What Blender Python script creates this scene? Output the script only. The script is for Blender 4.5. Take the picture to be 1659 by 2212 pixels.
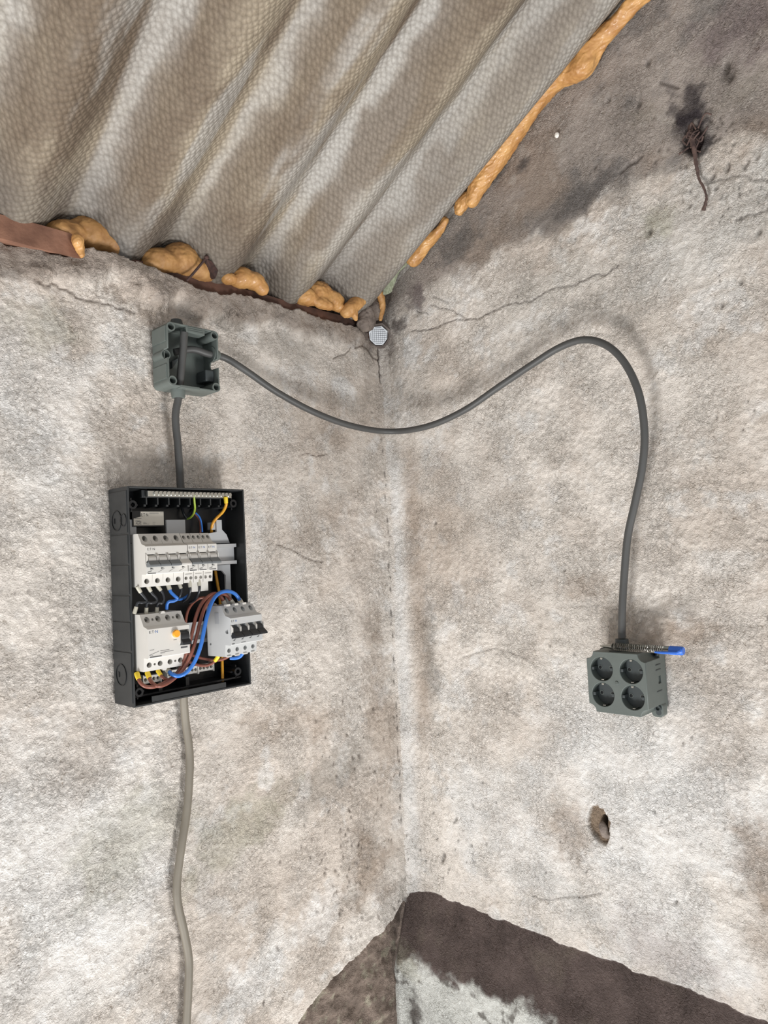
import bpy, bmesh, math, random
import numpy as np
from mathutils import Vector, Matrix
from math import radians, sin, cos, pi, hypot

for o in list(bpy.data.objects):
    bpy.data.objects.remove(o)
SC = bpy.context.scene
COL = SC.collection
random.seed(7)

# ---------------------------------------------------------------- camera
# corner of the room is the z axis, left wall is the plane y=0 (x<0), right wall x=0 (y<0), eye level z=0
IW, IH, FPX = 1659, 2212, 1563.46
YAW, PITCH, ROLL = 0.76567827, 0.0513647, -0.04898655
CAM = np.array([-1.17494, -1.11201, 0.0])
FW = np.array([cos(YAW) * cos(PITCH), sin(YAW) * cos(PITCH), sin(PITCH)])
_r0 = np.array([sin(YAW), -cos(YAW), 0.0]); _u0 = np.cross(_r0, FW)
RT = cos(ROLL) * _r0 + sin(ROLL) * _u0
UP = -sin(ROLL) * _r0 + cos(ROLL) * _u0
cd = bpy.data.cameras.new('camera')
cd.sensor_fit = 'HORIZONTAL'; cd.sensor_width = 36.0; cd.lens = 36.0 * FPX / IW
cd.clip_start = 0.01; cd.clip_end = 100
cam = bpy.data.objects.new('camera', cd); COL.objects.link(cam)
M = Matrix.Identity(4)
for i in range(3):
    M[i][0], M[i][1], M[i][2], M[i][3] = RT[i], UP[i], -FW[i], CAM[i]
cam.matrix_world = M
SC.camera = cam

# ---------------------------------------------------------------- world, lights, exposure
SC.view_settings.view_transform = 'Standard'
SC.view_settings.look = 'None'
SC.view_settings.exposure = 0.41
SC.view_settings.gamma = 1.0
SC.view_settings.use_curve_mapping = False
world = bpy.data.worlds.new('overcast_sky'); SC.world = world
world.use_nodes = True
bg = world.node_tree.nodes['Background']
bg.inputs[0].default_value = (0.93, 0.96, 1.0, 1)
bg.inputs[1].default_value = 0.50

def area_light(name, loc, target, sx, sy, power, color):
    ld = bpy.data.lights.new(name, 'AREA'); ld.shape = 'RECTANGLE'
    ld.size, ld.size_y, ld.energy, ld.color = sx, sy, power, color
    o = bpy.data.objects.new(name, ld); COL.objects.link(o)
    o.location = loc
    o.rotation_euler = (Vector(target) - Vector(loc)).to_track_quat('-Z', 'Y').to_euler()
    return o
# added lamps far below eye level, one per wall, for assumed bounce light
area_light('added_low_lamp_left_wall', (-0.20, -4.60, -4.50), (-0.30, 0.0, 0.0), 1.65, 1.65, 232.0, (1.0, 0.99, 0.975))
area_light('added_low_lamp_right_wall', (-4.60, -0.55, -4.50), (0.0, -0.40, 0.0), 1.65, 1.65, 250.0, (1.0, 0.99, 0.975))

# ---------------------------------------------------------------- helpers: pixel of the photograph -> point on a wall-parallel plane
def ray(px, py):
    return FW + (px - IW / 2) / FPX * RT - (py - IH / 2) / FPX * UP
def Lp(px, py, d=0.0):
    v = ray(px, py); return CAM + v * ((-d - CAM[1]) / v[1])
def Rp(px, py, d=0.0):
    v = ray(px, py); return CAM + v * ((-d - CAM[0]) / v[0])
def Dp(px, py, k):
    v = ray(px, py); return CAM + v * ((-k - CAM[0] - CAM[1]) / (v[0] + v[1]))

def lin(r, g, b):
    f = lambda c: ((c / 255 + 0.055) / 1.055) ** 2.4 if c > 10 else c / 255 / 12.92
    return np.array([f(r), f(g), f(b)])

# ---------------------------------------------------------------- numpy noise
def _hash(ix, iy, seed):
    h = (ix.astype(np.int64) * 374761393 + iy.astype(np.int64) * 668265263 + seed * 1442695041) & 0xffffffff
    h = ((h ^ (h >> 13)) * 1274126177) & 0xffffffff
    h = h ^ (h >> 16)
    return (h & 0xffff) / 65535.0
def vnoise(u, w, scale, seed):
    x, y = u * scale, w * scale
    ix, iy = np.floor(x), np.floor(y)
    fx, fy = x - ix, y - iy
    fx, fy = fx * fx * fx * (fx * (fx * 6 - 15) + 10), fy * fy * fy * (fy * (fy * 6 - 15) + 10)
    a, b = _hash(ix, iy, seed), _hash(ix + 1, iy, seed)
    c, d = _hash(ix, iy + 1, seed), _hash(ix + 1, iy + 1, seed)
    return (a + (b - a) * fx) * (1 - fy) + (c + (d - c) * fx) * fy
def fbm(u, w, scale, octv, seed, gain=0.5):
    s, amp, tot = 0.0, 1.0, 0.0
    for k in range(octv):
        ca, sa = cos(0.7 * k), sin(0.7 * k)
        s = s + amp * vnoise(u * ca - w * sa, u * sa + w * ca, scale * 2.03 ** k, seed + 17 * k)
        tot += amp; amp *= gain
    return s / tot
def sstep(a, b, x):
    t = np.clip((x - a) / (b - a), 0, 1); return t * t * (3 - 2 * t)

# ---------------------------------------------------------------- materials
def new_mat(name):
    m = bpy.data.materials.new(name); m.use_nodes = True
    nt = m.node_tree; return m, nt, nt.nodes['Principled BSDF']
def nd(nt, kind, **kw):
    n = nt.nodes.new(kind)
    for k, v in kw.items(): setattr(n, k, v)
    return n
def mat(name, rgb, rough=0.5, metal=0.0, var=0.12, vscale=40.0, bump=0.0, bscale=300.0, spec=0.5, second=None, coat=0.0):
    m, nt, b = new_mat(name)
    c = lin(*rgb)
    tc = nd(nt, 'ShaderNodeTexCoord')
    nz = nd(nt, 'ShaderNodeTexNoise'); nz.inputs['Scale'].default_value = vscale; nz.inputs['Detail'].default_value = 5
    nt.links.new(tc.outputs['Object'], nz.inputs['Vector'])
    rp = nd(nt, 'ShaderNodeValToRGB'); rp.color_ramp.elements[0].position = 0.3; rp.color_ramp.elements[1].position = 0.7
    s = lin(*second) if second is not None else c * (1 - var)
    h = c if second is not None else c * (1 + var)
    rp.color_ramp.elements[0].color = (*np.clip(s, 0, 1), 1); rp.color_ramp.elements[1].color = (*np.clip(h, 0, 1), 1)
    nt.links.new(nz.outputs['Fac'], rp.inputs['Fac']); nt.links.new(rp.outputs['Color'], b.inputs['Base Color'])
    b.inputs['Roughness'].default_value = rough; b.inputs['Metallic'].default_value = metal
    b.inputs['Specular IOR Level'].default_value = spec
    b.inputs['Coat Weight'].default_value = coat
    if bump:
        n2 = nd(nt, 'ShaderNodeTexNoise'); n2.inputs['Scale'].default_value = bscale; n2.inputs['Detail'].default_value = 4
        nt.links.new(tc.outputs['Object'], n2.inputs['Vector'])
        bp = nd(nt, 'ShaderNodeBump'); bp.inputs['Strength'].default_value = bump; bp.inputs['Distance'].default_value = 0.002
        nt.links.new(n2.outputs['Fac'], bp.inputs['Height']); nt.links.new(bp.outputs['Normal'], b.inputs['Normal'])
    return m

def plaster_mat():
    m, nt, b = new_mat('plaster')
    at = nd(nt, 'ShaderNodeAttribute', attribute_name='tone')
    tc = nd(nt, 'ShaderNodeTexCoord')
    n1 = nd(nt, 'ShaderNodeTexNoise'); n1.inputs['Scale'].default_value = 150; n1.inputs['Detail'].default_value = 4; n1.inputs['Roughness'].default_value = 0.66
    n1.inputs['Distortion'].default_value = 1.3
    n2 = nd(nt, 'ShaderNodeTexNoise'); n2.inputs['Scale'].default_value = 420; n2.inputs['Detail'].default_value = 1
    mp = nd(nt, 'ShaderNodeMapping'); mp.inputs['Scale'].default_value = (1, 1, 1.0)
    nt.links.new(tc.outputs['Object'], mp.inputs['Vector'])
    for n in (n1, n2): nt.links.new(mp.outputs['Vector'], n.inputs['Vector'])
    # trowelled-smooth and rough zones
    zn = nd(nt, 'ShaderNodeTexNoise'); zn.inputs['Scale'].default_value = 11; zn.inputs['Detail'].default_value = 2
    nt.links.new(mp.outputs['Vector'], zn.inputs['Vector'])
    zr = nd(nt, 'ShaderNodeMapRange'); zr.inputs['From Min'].default_value = 0.38; zr.inputs['From Max'].default_value = 0.6; zr.inputs['To Min'].default_value = 0.6; zr.inputs['To Max'].default_value = 1.0
    nt.links.new(zn.outputs['Fac'], zr.inputs['Value'])
    # fine dirt in the pits of the render
    rp = nd(nt, 'ShaderNodeValToRGB')
    rp.color_ramp.elements[0].position = 0.30; rp.color_ramp.elements[0].color = (0.50, 0.46, 0.42, 1)
    rp.color_ramp.elements[1].position = 0.43; rp.color_ramp.elements[1].color = (1, 1, 1, 1)
    nt.links.new(n1.outputs['Fac'], rp.inputs['Fac'])
    mx = nd(nt, 'ShaderNodeMix', data_type='RGBA', blend_type='MULTIPLY'); nt.links.new(zr.outputs['Result'], mx.inputs[0])
    nt.links.new(at.outputs['Color'], mx.inputs[6]); nt.links.new(rp.outputs['Color'], mx.inputs[7])
    nt.links.new(mx.outputs[2], b.inputs['Base Color'])
    b.inputs['Roughness'].default_value = 0.95; b.inputs['Specular IOR Level'].default_value = 0.15
    ad = nd(nt, 'ShaderNodeMath', operation='MULTIPLY_ADD'); ad.inputs[1].default_value = 0.35
    nt.links.new(n2.outputs['Fac'], ad.inputs[0]); nt.links.new(n1.outputs['Fac'], ad.inputs[2])
    bp = nd(nt, 'ShaderNodeBump'); bp.inputs['Strength'].default_value = 1.0; bp.inputs['Distance'].default_value = 0.0075
    nt.links.new(zr.outputs['Result'], bp.inputs['Strength']); nt.links.new(ad.outputs[0], bp.inputs['Height']); nt.links.new(bp.outputs['Normal'], b.inputs['Normal'])
    return m

def roof_mat():
    m, nt, b = new_mat('fibre_cement')
    at = nd(nt, 'ShaderNodeAttribute', attribute_name='tone')
    tc = nd(nt, 'ShaderNodeTexCoord')
    mp = nd(nt, 'ShaderNodeMapping'); mp.inputs['Rotation'].default_value = (0, 0, radians(33)); mp.inputs['Scale'].default_value = (1, 1.12, 1)
    nt.links.new(tc.outputs['Object'], mp.inputs['Vector'])
    vo = nd(nt, 'ShaderNodeTexVoronoi', feature='F1', voronoi_dimensions='2D'); vo.inputs['Scale'].default_value = 128; vo.inputs['Randomness'].default_value = 0.5
    nt.links.new(mp.outputs['Vector'], vo.inputs['Vector'])
    nz = nd(nt, 'ShaderNodeTexNoise'); nz.inputs['Scale'].default_value = 300; nz.inputs['Detail'].default_value = 3
    nt.links.new(tc.outputs['Object'], nz.inputs['Vector'])
    rp = nd(nt, 'ShaderNodeValToRGB')
    rp.color_ramp.elements[0].position = 0.12; rp.color_ramp.elements[0].color = (1.12, 1.12, 1.12, 1)
    rp.color_ramp.elements[1].position = 0.75; rp.color_ramp.elements[1].color = (0.66, 0.64, 0.62, 1)
    nt.links.new(vo.outputs['Distance'], rp.inputs['Fac'])
    mx = nd(nt, 'ShaderNodeMix', data_type='RGBA', blend_type='MULTIPLY'); mx.inputs[0].default_value = 0.8
    nt.links.new(at.outputs['Color'], mx.inputs[6]); nt.links.new(rp.outputs['Color'], mx.inputs[7])
    rq = nd(nt, 'ShaderNodeValToRGB')
    rq.color_ramp.elements[0].position = 0.3; rq.color_ramp.elements[0].color = (0.78, 0.77, 0.75, 1)
    rq.color_ramp.elements[1].position = 0.65; rq.color_ramp.elements[1].color = (1.08, 1.08, 1.08, 1)
    nt.links.new(nz.outputs['Fac'], rq.inputs['Fac'])
    my = nd(nt, 'ShaderNodeMix', data_type='RGBA', blend_type='MULTIPLY'); my.inputs[0].default_value = 0.7
    nt.links.new(mx.outputs[2], my.inputs[6]); nt.links.new(rq.outputs['Color'], my.inputs[7])
    nt.links.new(my.outputs[2], b.inputs['Base Color'])
    b.inputs['Roughness'].default_value = 0.75; b.inputs['Specular IOR Level'].default_value = 0.3
    bp = nd(nt, 'ShaderNodeBump', invert=True); bp.inputs['Strength'].default_value = 0.9; bp.inputs['Distance'].default_value = 0.0030
    nt.links.new(vo.outputs['Distance'], bp.inputs['Height']); nt.links.new(bp.outputs['Normal'], b.inputs['Normal'])
    return m

MT = {}
MT['plaster'] = plaster_mat()
MT['roof'] = roof_mat()
MT['beam'] = mat('old_timber', (104, 72, 58), 0.8, second=(54, 40, 35), vscale=22, bump=0.5, bscale=120)
MT['beam_pale'] = mat('reddish_timber', (158, 116, 94), 0.8, second=(112, 78, 62), vscale=22, bump=0.5, bscale=120)
MT['mortar'] = mat('cement_mortar', (140, 128, 118), 0.95, second=(104, 94, 88), vscale=50, bump=0.9, bscale=220)
MT['foam'] = mat('cured_foam', (206, 158, 98), 0.45, second=(172, 122, 70), vscale=45, bump=0.5, bscale=130, coat=0.15)
MT['foam_dull'] = mat('aged_foam', (184, 140, 86), 0.6, second=(148, 106, 62), vscale=45, bump=0.5, bscale=130)
MT['strap'] = mat('green_webbing', (166, 172, 148), 0.85, second=(128, 134, 110), vscale=160, bump=0.4, bscale=500)
MT['rust'] = mat('rusty_iron', (78, 54, 48), 0.85, second=(48, 36, 34), vscale=120, bump=0.4)
MT['root'] = mat('dry_root', (104, 84, 76), 0.9, second=(66, 52, 50), vscale=150, bump=0.4)
MT['black'] = mat('black_plastic', (46, 48, 49), 0.42, var=0.12, vscale=60, bump=0.04)
MT['black_in'] = mat('black_plastic_gloss', (18, 20, 23), 0.35, var=0.12, vscale=60)
MT['grey_box'] = mat('grey_plastic', (97, 104, 100), 0.5, var=0.05, vscale=60, bump=0.05)
MT['grey_dark'] = mat('dark_grey_plastic', (62, 68, 69), 0.5, var=0.08)
MT['cable'] = mat('grey_cable_sheath', (74, 74, 73), 0.5, var=0.08, vscale=20)
MT['cable_beige'] = mat('dusty_cable_sheath', (122, 115, 103), 0.6, var=0.1, vscale=20)
MT['white'] = mat('device_white', (212, 209, 203), 0.45, var=0.02)
MT['white_grey'] = mat('device_grey', (196, 197, 196), 0.45, var=0.02)
MT['lever'] = mat('lever_grey', (118, 122, 124), 0.45, var=0.04)
MT['lever_dark'] = mat('lever_black', (38, 40, 43), 0.4, var=0.08)
MT['rail'] = mat('galvanised_rail', (190, 191, 192), 0.42, metal=0.35, var=0.05)
MT['frame'] = mat('support_frame', (176, 178, 180), 0.5, var=0.04)
MT['metal'] = mat('nickel_screw', (196, 196, 190), 0.28, metal=1.0, var=0.1)
MT['screw_dark'] = mat('dull_screw', (96, 92, 84), 0.45, metal=0.6, var=0.15)
MT['ink'] = mat('print_grey', (86, 86, 86), 0.7)
MT['ink_blue'] = mat('print_blue', (42, 92, 160), 0.6)
MT['ink_dark'] = mat('print_black', (34, 36, 38), 0.7)
MT['paper'] = mat('sticker_paper', (212, 206, 194), 0.6, var=0.03)
MT['orange'] = mat('test_button', (242, 166, 44), 0.4, var=0.03)
MT['brown'] = mat('brown_pvc', (128, 76, 62), 0.35, var=0.08, vscale=30)
MT['blue'] = mat('blue_pvc', (48, 112, 196), 0.32, var=0.05, vscale=30)
MT['blackw'] = mat('black_pvc', (40, 42, 46), 0.3, var=0.1)
MT['earth'] = mat('yellow_pvc', (228, 168, 52), 0.35, second=(206, 140, 36), vscale=60)
MT['green'] = mat('green_yellow_pvc', (170, 190, 70), 0.35, second=(110, 150, 60), vscale=40)
MT['ferrule_y'] = mat('yellow_ferrule', (240, 208, 56), 0.35, var=0.03)
MT['ferrule_g'] = mat('grey_ferrule', (176, 172, 158), 0.4, var=0.03)
MT['cap'] = mat('blue_cap', (52, 108, 206), 0.35, var=0.04)
MT['pebble'] = mat('lime_crumb', (226, 222, 214), 0.9, bump=0.4)
MT['stone'] = mat('hole_mortar', (122, 112, 106), 0.95, var=0.2, vscale=60, bump=0.8, bscale=200)
MT['gauze'] = mat('fine_net', (150, 160, 180), 0.6, var=0.1)
def clear_mat():
    m, nt, b = new_mat('clear_plastic')
    tc = nd(nt, 'ShaderNodeTexCoord'); nz = nd(nt, 'ShaderNodeTexNoise'); nz.inputs['Scale'].default_value = 200
    nt.links.new(tc.outputs['Object'], nz.inputs['Vector'])
    rp = nd(nt, 'ShaderNodeValToRGB'); rp.color_ramp.elements[0].color = (0.9, 0.9, 0.9, 1); rp.color_ramp.elements[1].color = (1, 1, 1, 1)
    nt.links.new(nz.outputs['Fac'], rp.inputs['Fac']); nt.links.new(rp.outputs['Color'], b.inputs['Base Color'])
    b.inputs['Transmission Weight'].default_value = 1.0; b.inputs['Roughness'].default_value = 0.12; b.inputs['IOR'].default_value = 1.3
    return m
MT['clear'] = clear_mat()

# ---------------------------------------------------------------- mesh builder
class MB:
    def __init__(s): s.v, s.f = [], []
    def add(s, vs, fs):
        n = len(s.v); s.v += [tuple(map(float, p)) for p in vs]; s.f += [tuple(i + n for i in f) for f in fs]; return s
    def box(s, x0, x1, y0, y1, z0, z1):
        v = [(x0, y0, z0), (x1, y0, z0), (x1, y1, z0), (x0, y1, z0), (x0, y0, z1), (x1, y0, z1), (x1, y1, z1), (x0, y1, z1)]
        return s.add(v, [(0, 3, 2, 1), (4, 5, 6, 7), (0, 1, 5, 4), (1, 2, 6, 5), (2, 3, 7, 6), (3, 0, 4, 7)])
    def prism(s, poly, axis, a, b):
        n = len(poly)
        def P(p, t):
            if axis == 'x': return (t, p[0], p[1])
            if axis == 'y': return (p[0], t, p[1])
            return (p[0], p[1], t)
        v = [P(p, a) for p in poly] + [P(p, b) for p in poly]
        f = [tuple(range(n))[::-1], tuple(range(n, 2 * n))] + [(i, (i + 1) % n, n + (i + 1) % n, n + i) for i in range(n)]
        return s.add(v, f)
    def tube(s, pts, r, n=12, caps=True, jitter=0.0, flat=None):
        pts = [Vector(p) for p in pts]; m = len(pts)
        rs = list(r) if hasattr(r, '__len__') else [r] * m
        t0 = (pts[1] - pts[0]).normalized()
        a = Vector((0, 0, 1)) if abs(t0.z) < 0.9 else Vector((1, 0, 0))
        nrm = (a - t0 * a.dot(t0)).normalized()
        vs = []
        for i in range(m):
            t = (pts[min(i + 1, m - 1)] - pts[max(i - 1, 0)]).normalized()
            nrm = (nrm - t * nrm.dot(t)).normalized(); bi = t.cross(nrm)
            for k in range(n):
                an = 2 * pi * k / n
                q = rs[i] * (1 + random.uniform(-jitter, jitter))
                vs.append(pts[i] + (nrm * cos(an) + bi * sin(an)) * q)
        fs = [(i * n + k, i * n + (k + 1) % n, (i + 1) * n + (k + 1) % n, (i + 1) * n + k) for i in range(m - 1) for k in range(n)]
        if caps:
            fs.append(tuple(range(n))[::-1]); fs.append(tuple(range((m - 1) * n, m * n)))
        return s.add(vs, fs)
    def cyl(s, p0, p1, r, r1=None, n=16):
        return s.tube([p0, p1], [r, r if r1 is None else r1], n)
    def pipe(s, p0, p1, ro, ri, n=20):
        p0, p1 = Vector(p0), Vector(p1); t = (p1 - p0).normalized()
        a = Vector((0, 0, 1)) if abs(t.z) < 0.9 else Vector((1, 0, 0))
        u = (a - t * a.dot(t)).normalized(); w = t.cross(u)
        vs = []
        for p, r in ((p0, ro), (p1, ro), (p1, ri), (p0, ri)):
            vs += [p + (u * cos(2 * pi * k / n) + w * sin(2 * pi * k / n)) * r for k in range(n)]
        fs = [(j * n + k, j * n + (k + 1) % n, ((j + 1) % 4) * n + (k + 1) % n, ((j + 1) % 4) * n + k) for j in range(4) for k in range(n)]
        return s.add(vs, fs)
    def blob(s, c, rad, seg=16, rings=10, rot=None):
        vs, fs = [], []
        R_ = rot or Matrix.Identity(3)
        for i in range(rings + 1):
            th = pi * i / rings
            for k in range(seg):
                ph = 2 * pi * k / seg
                p = R_ @ Vector((rad[0] * sin(th) * cos(ph), rad[1] * sin(th) * sin(ph), rad[2] * cos(th)))
                vs.append(Vector(c) + p)
        for i in range(rings):
            for k in range(seg):
                fs.append((i * seg + k, (i + 1) * seg + k, (i + 1) * seg + (k + 1) % seg, i * seg + (k + 1) % seg))
        return s.add(vs, fs)
    def build(s, name, material, parent=None, bevel=0.0, smooth=True, angle=35, off=None):
        me = bpy.data.meshes.new(name)
        vs = s.v if off is None else [(a - off[0], b - off[1], c - off[2]) for a, b, c in s.v]
        me.from_pydata(vs, [], s.f); me.validate()
        bm = bmesh.new(); bm.from_mesh(me)
        bmesh.ops.remove_doubles(bm, verts=bm.verts, dist=1e-6)
        bmesh.ops.recalc_face_normals(bm, faces=bm.faces)
        bm.to_mesh(me); bm.free()
        me.materials.append(MT[material] if isinstance(material, str) else material)
        o = bpy.data.objects.new(name, me); COL.objects.link(o)
        if parent is not None: o.parent = parent
        if bevel:
            b = o.modifiers.new('bevel', 'BEVEL'); b.width = bevel; b.segments = 2; b.limit_method = 'ANGLE'; b.angle_limit = radians(40)
        if smooth:
            me.polygons.foreach_set('use_smooth', [True] * len(me.polygons)); me.set_sharp_from_angle(angle=radians(angle))
        return o

def bake(o):
    dg = bpy.context.evaluated_depsgraph_get(); dg.update()
    me = bpy.data.meshes.new_from_object(o.evaluated_get(dg))
    old = o.data; o.modifiers.clear(); o.data = me; me.name = old.name
    bpy.data.meshes.remove(old)
    return o
def carve(o, cuts, bevel=0.0):
    for cut in (cuts if isinstance(cuts, list) else [cuts]):
        c = cut.build('cutter', 'white', None, smooth=False)
        c.parent = o.parent
        md = o.modifiers.new('cut', 'BOOLEAN'); md.operation = 'DIFFERENCE'; md.object = c; md.solver = 'EXACT'
        bpy.context.view_layer.update()
        bake(o); bpy.data.objects.remove(c)
    me = o.data
    if len(me.materials) > 1:
        m0 = me.materials[0]; me.materials.clear(); me.materials.append(m0)
    me.polygons.foreach_set('material_index', [0] * len(me.polygons))
    me.polygons.foreach_set('use_smooth', [True] * len(me.polygons)); me.set_sharp_from_angle(angle=radians(30))
    if bevel:
        b = o.modifiers.new('bevel', 'BEVEL'); b.width = bevel; b.segments = 1; b.limit_method = 'ANGLE'; b.angle_limit = radians(50)
    return o
def tag(o, label=None, cat=None, group=None, kind=None):
    if label: o['label'] = label
    if cat: o['category'] = cat
    if group: o['group'] = group
    if kind: o['kind'] = kind
    return o
def thing(name, loc, label, cat, rz=0.0, group=None):
    o = bpy.data.objects.new(name, None); COL.objects.link(o)
    o.empty_display_size = 0.02; o.location = loc; o.rotation_euler = (0, 0, rz)
    return tag(o, label, cat, group)
def spline(pts, per=8):
    P = [np.array(p, float) for p in pts]; P = [2 * P[0] - P[1]] + P + [2 * P[-1] - P[-2]]
    out = []
    for i in range(1, len(P) - 2):
        for k in range(per):
            t = k / per
            out.append(0.5 * (2 * P[i] + (P[i + 1] - P[i - 1]) * t + (2 * P[i - 1] - 5 * P[i] + 4 * P[i + 1] - P[i + 2]) * t * t + (3 * P[i] - P[i - 1] - 3 * P[i + 1] + P[i + 2]) * t ** 3))
    out.append(P[-2]); return out
def text_mesh(txt, size, name, material, parent, loc, rot=(pi / 2, 0, 0), sx=1.0):
    cu = bpy.data.curves.new(name, 'FONT'); cu.body = txt; cu.size = size; cu.resolution_u = 2; cu.extrude = 0.00006
    t = bpy.data.objects.new(name, cu); COL.objects.link(t)
    bpy.context.view_layer.update()
    me = bpy.data.meshes.new_from_object(t.evaluated_get(bpy.context.evaluated_depsgraph_get()))
    bpy.data.objects.remove(t); bpy.data.curves.remove(cu)
    me.materials.clear(); me.materials.append(MT[material])
    o = bpy.data.objects.new(name, me); COL.objects.link(o)
    o.parent = parent; o.location = loc; o.rotation_euler = rot; o.scale = (sx, 1, 1)
    return o

# ================================================================ SETTING
# ---- roof geometry: corrugated sheets rising towards the room from the eave over the left wall
RZ0, RS, RA, RPITCH, RXH = 0.536, 0.57, 0.0300, 0.1725, -0.005
def roof_z(x, y): return RZ0 - RS * y + RA * np.cos(2 * pi * (x - RXH) / RPITCH)

def seg_dist(u, w, pts):
    d = np.full(u.shape, 9.0)
    for (a, b), (c, e) in zip(pts[:-1], pts[1:]):
        vx, vy = c - a, e - b; L2 = vx * vx + vy * vy + 1e-12
        t = np.clip(((u - a) * vx + (w - b) * vy) / L2, 0, 1)
        d = np.minimum(d, np.hypot(u - a - t * vx, w - b - t * vy))
    return d
def jag(pts, n=6, amp=0.004, seed=1):
    rnd = random.Random(seed); out = []
    for (a, b), (c, e) in zip(pts[:-1], pts[1:]):
        for k in range(n):
            t = k / n; out.append((a + (c - a) * t + rnd.uniform(-amp, amp) * (k > 0), b + (e - b) * t + rnd.uniform(-amp, amp) * (k > 0)))
    out.append(pts[-1]); return out
def axis_vals(lo, dense_lo, dense_hi, hi, step, coarse=0.05):
    a = list(np.arange(lo, dense_lo, coarse)) if lo < dense_lo else []
    b = list(np.arange(dense_lo, dense_hi, step))
    c = list(np.arange(dense_hi, hi, coarse)) if hi > dense_hi else []
    return np.array(a + b + c + [hi])

LIGHT = lin(228, 220, 211); MID = lin(213, 202, 191); WHITE = lin(235, 233, 230)
BROWN = lin(164, 145, 128); GREY = lin(140, 134, 126); DGREY = lin(112, 105, 102); UMBER = lin(100, 88, 84); OLIVE = lin(170, 166, 146)

def stain_or_shading(col, u, w, cu, cw, ru, rw, ang, color, s, seed, edge=0.0):
    R_ = 2.1 * max(ru, rw)
    us, ws = u[0], w[:, 0]
    i0, i1 = np.searchsorted(us, [cu - R_, cu + R_]); j0, j1 = np.searchsorted(ws, [cw - R_, cw + R_])
    if i1 <= i0 or j1 <= j0: return col
    U, W_ = u[j0:j1, i0:i1], w[j0:j1, i0:i1]
    du, dw = U - cu, W_ - cw; ca, sa = cos(radians(ang)), sin(radians(ang))
    a, b = (du * ca + dw * sa) / ru, (-du * sa + dw * ca) / rw
    n = fbm(U, W_, 14 / max(0.05, min(ru, rw) * 8), 4, seed, 0.6)
    r = np.sqrt(a * a + b * b) + (n - 0.5) * 1.5
    m = s * (1 - sstep(0.35 + edge * 0.45, 1.25 - edge * 0.3, r))
    m = m * (0.75 + 0.5 * fbm(U, W_, 60, 2, seed + 5))
    m = np.clip(m, 0, 1)[..., None]
    col[j0:j1, i0:i1] = col[j0:j1, i0:i1] * (1 - m) + color * m
    return col

def base_tone(u, w, seed):
    n = fbm(u, w, 5, 6, seed, 0.55)[..., None]; n2 = fbm(u, w, 22, 5, seed + 3, 0.6)[..., None]
    col = LIGHT * (1 - sstep(0.42, 0.68, n)) + MID * sstep(0.42, 0.68, n)
    k = sstep(0.55, 0.75, n2) * 0.55; col = col * (1 - k) + WHITE * k
    k = sstep(0.54, 0.74, fbm(u, w, 11, 6, seed + 9, 0.65)[..., None]) * 0.22; col = col * (1 - k) + BROWN * k
    k = sstep(0.60, 0.75, fbm(u, w, 70, 4, seed + 12, 0.6)[..., None]) * 0.25; col = col * (1 - k) + GREY * k
    return col

def relief(u, w, seed):
    h = (fbm(u, w, 9, 4, seed) - 0.5) * 0.007 + (fbm(u, w, 45, 3, seed + 4) - 0.5) * 0.0030
    h += (fbm(u, w, 170, 2, seed + 7) - 0.5) * 0.0028 * (0.5 + fbm(u, w, 7, 3, seed + 8))
    return h

def grid_object(name, us, ws, P, tone, keep, flip, material):
    nu, nw = len(us), len(ws)
    me = bpy.data.meshes.new(name)
    idx = np.arange(nu * nw).reshape(nw, nu)
    q = np.stack([idx[:-1, :-1], idx[:-1, 1:], idx[1:, 1:], idx[1:, :-1]], -1)
    if flip: q = q[..., ::-1]
    kf = keep[:-1, :-1] & keep[:-1, 1:] & keep[1:, 1:] & keep[1:, :-1]
    q = q[kf].reshape(-1, 4)
    used = np.unique(q); rem = np.zeros(nu * nw, int); rem[used] = np.arange(len(used)); q = rem[q]
    V = P.reshape(-1, 3)[used]
    me.vertices.add(len(V)); me.vertices.foreach_set('co', V.ravel().astype(np.float32))
    me.loops.add(q.size); me.loops.foreach_set('vertex_index', q.ravel().astype(np.int32))
    me.polygons.add(len(q)); me.polygons.foreach_set('loop_start', (np.arange(len(q)) * 4).astype(np.int32))
    me.update(calc_edges=True)
    a = me.color_attributes.new('tone', 'FLOAT_COLOR', 'POINT')
    c4 = np.concatenate([np.clip(tone.reshape(-1, 3)[used], 0, 1), np.ones((len(used), 1))], 1)
    a.data.foreach_set('color', c4.ravel().astype(np.float32))
    me.polygons.foreach_set('use_smooth', [True] * len(q))
    me.materials.append(MT[material])
    o = bpy.data.objects.new(name, me); COL.objects.link(o)
    return o

HOLE_C = np.array([-0.004, 0.004, 0.484]); HOLE_AX = np.array([1.0, 0.95, 0.40]) / math.sqrt(1 + .95 ** 2 + .16)
def hole_keep(P, r):
    d = P - HOLE_C; al = d @ HOLE_AX; perp = d - al[..., None] * HOLE_AX
    return np.linalg.norm(perp, axis=-1) > r

def pits(col, h, u, w, spots, dark):
    for (cu, cw, ru, rw, ang, dep) in spots:
        ca, sa = cos(ang), sin(ang)
        m = (np.abs(u - cu) < 0.03) & (np.abs(w - cw) < 0.03)
        if not m.any(): continue
        du, dw = u[m] - cu, w[m] - cw
        g = np.exp(-(((du * ca + dw * sa) / ru) ** 2 + ((-du * sa + dw * ca) / rw) ** 2))
        h[m] -= dep * g
        col[m] = col[m] * (1 - 0.75 * g[:, None]) + dark * 0.75 * g[:, None]

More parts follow.
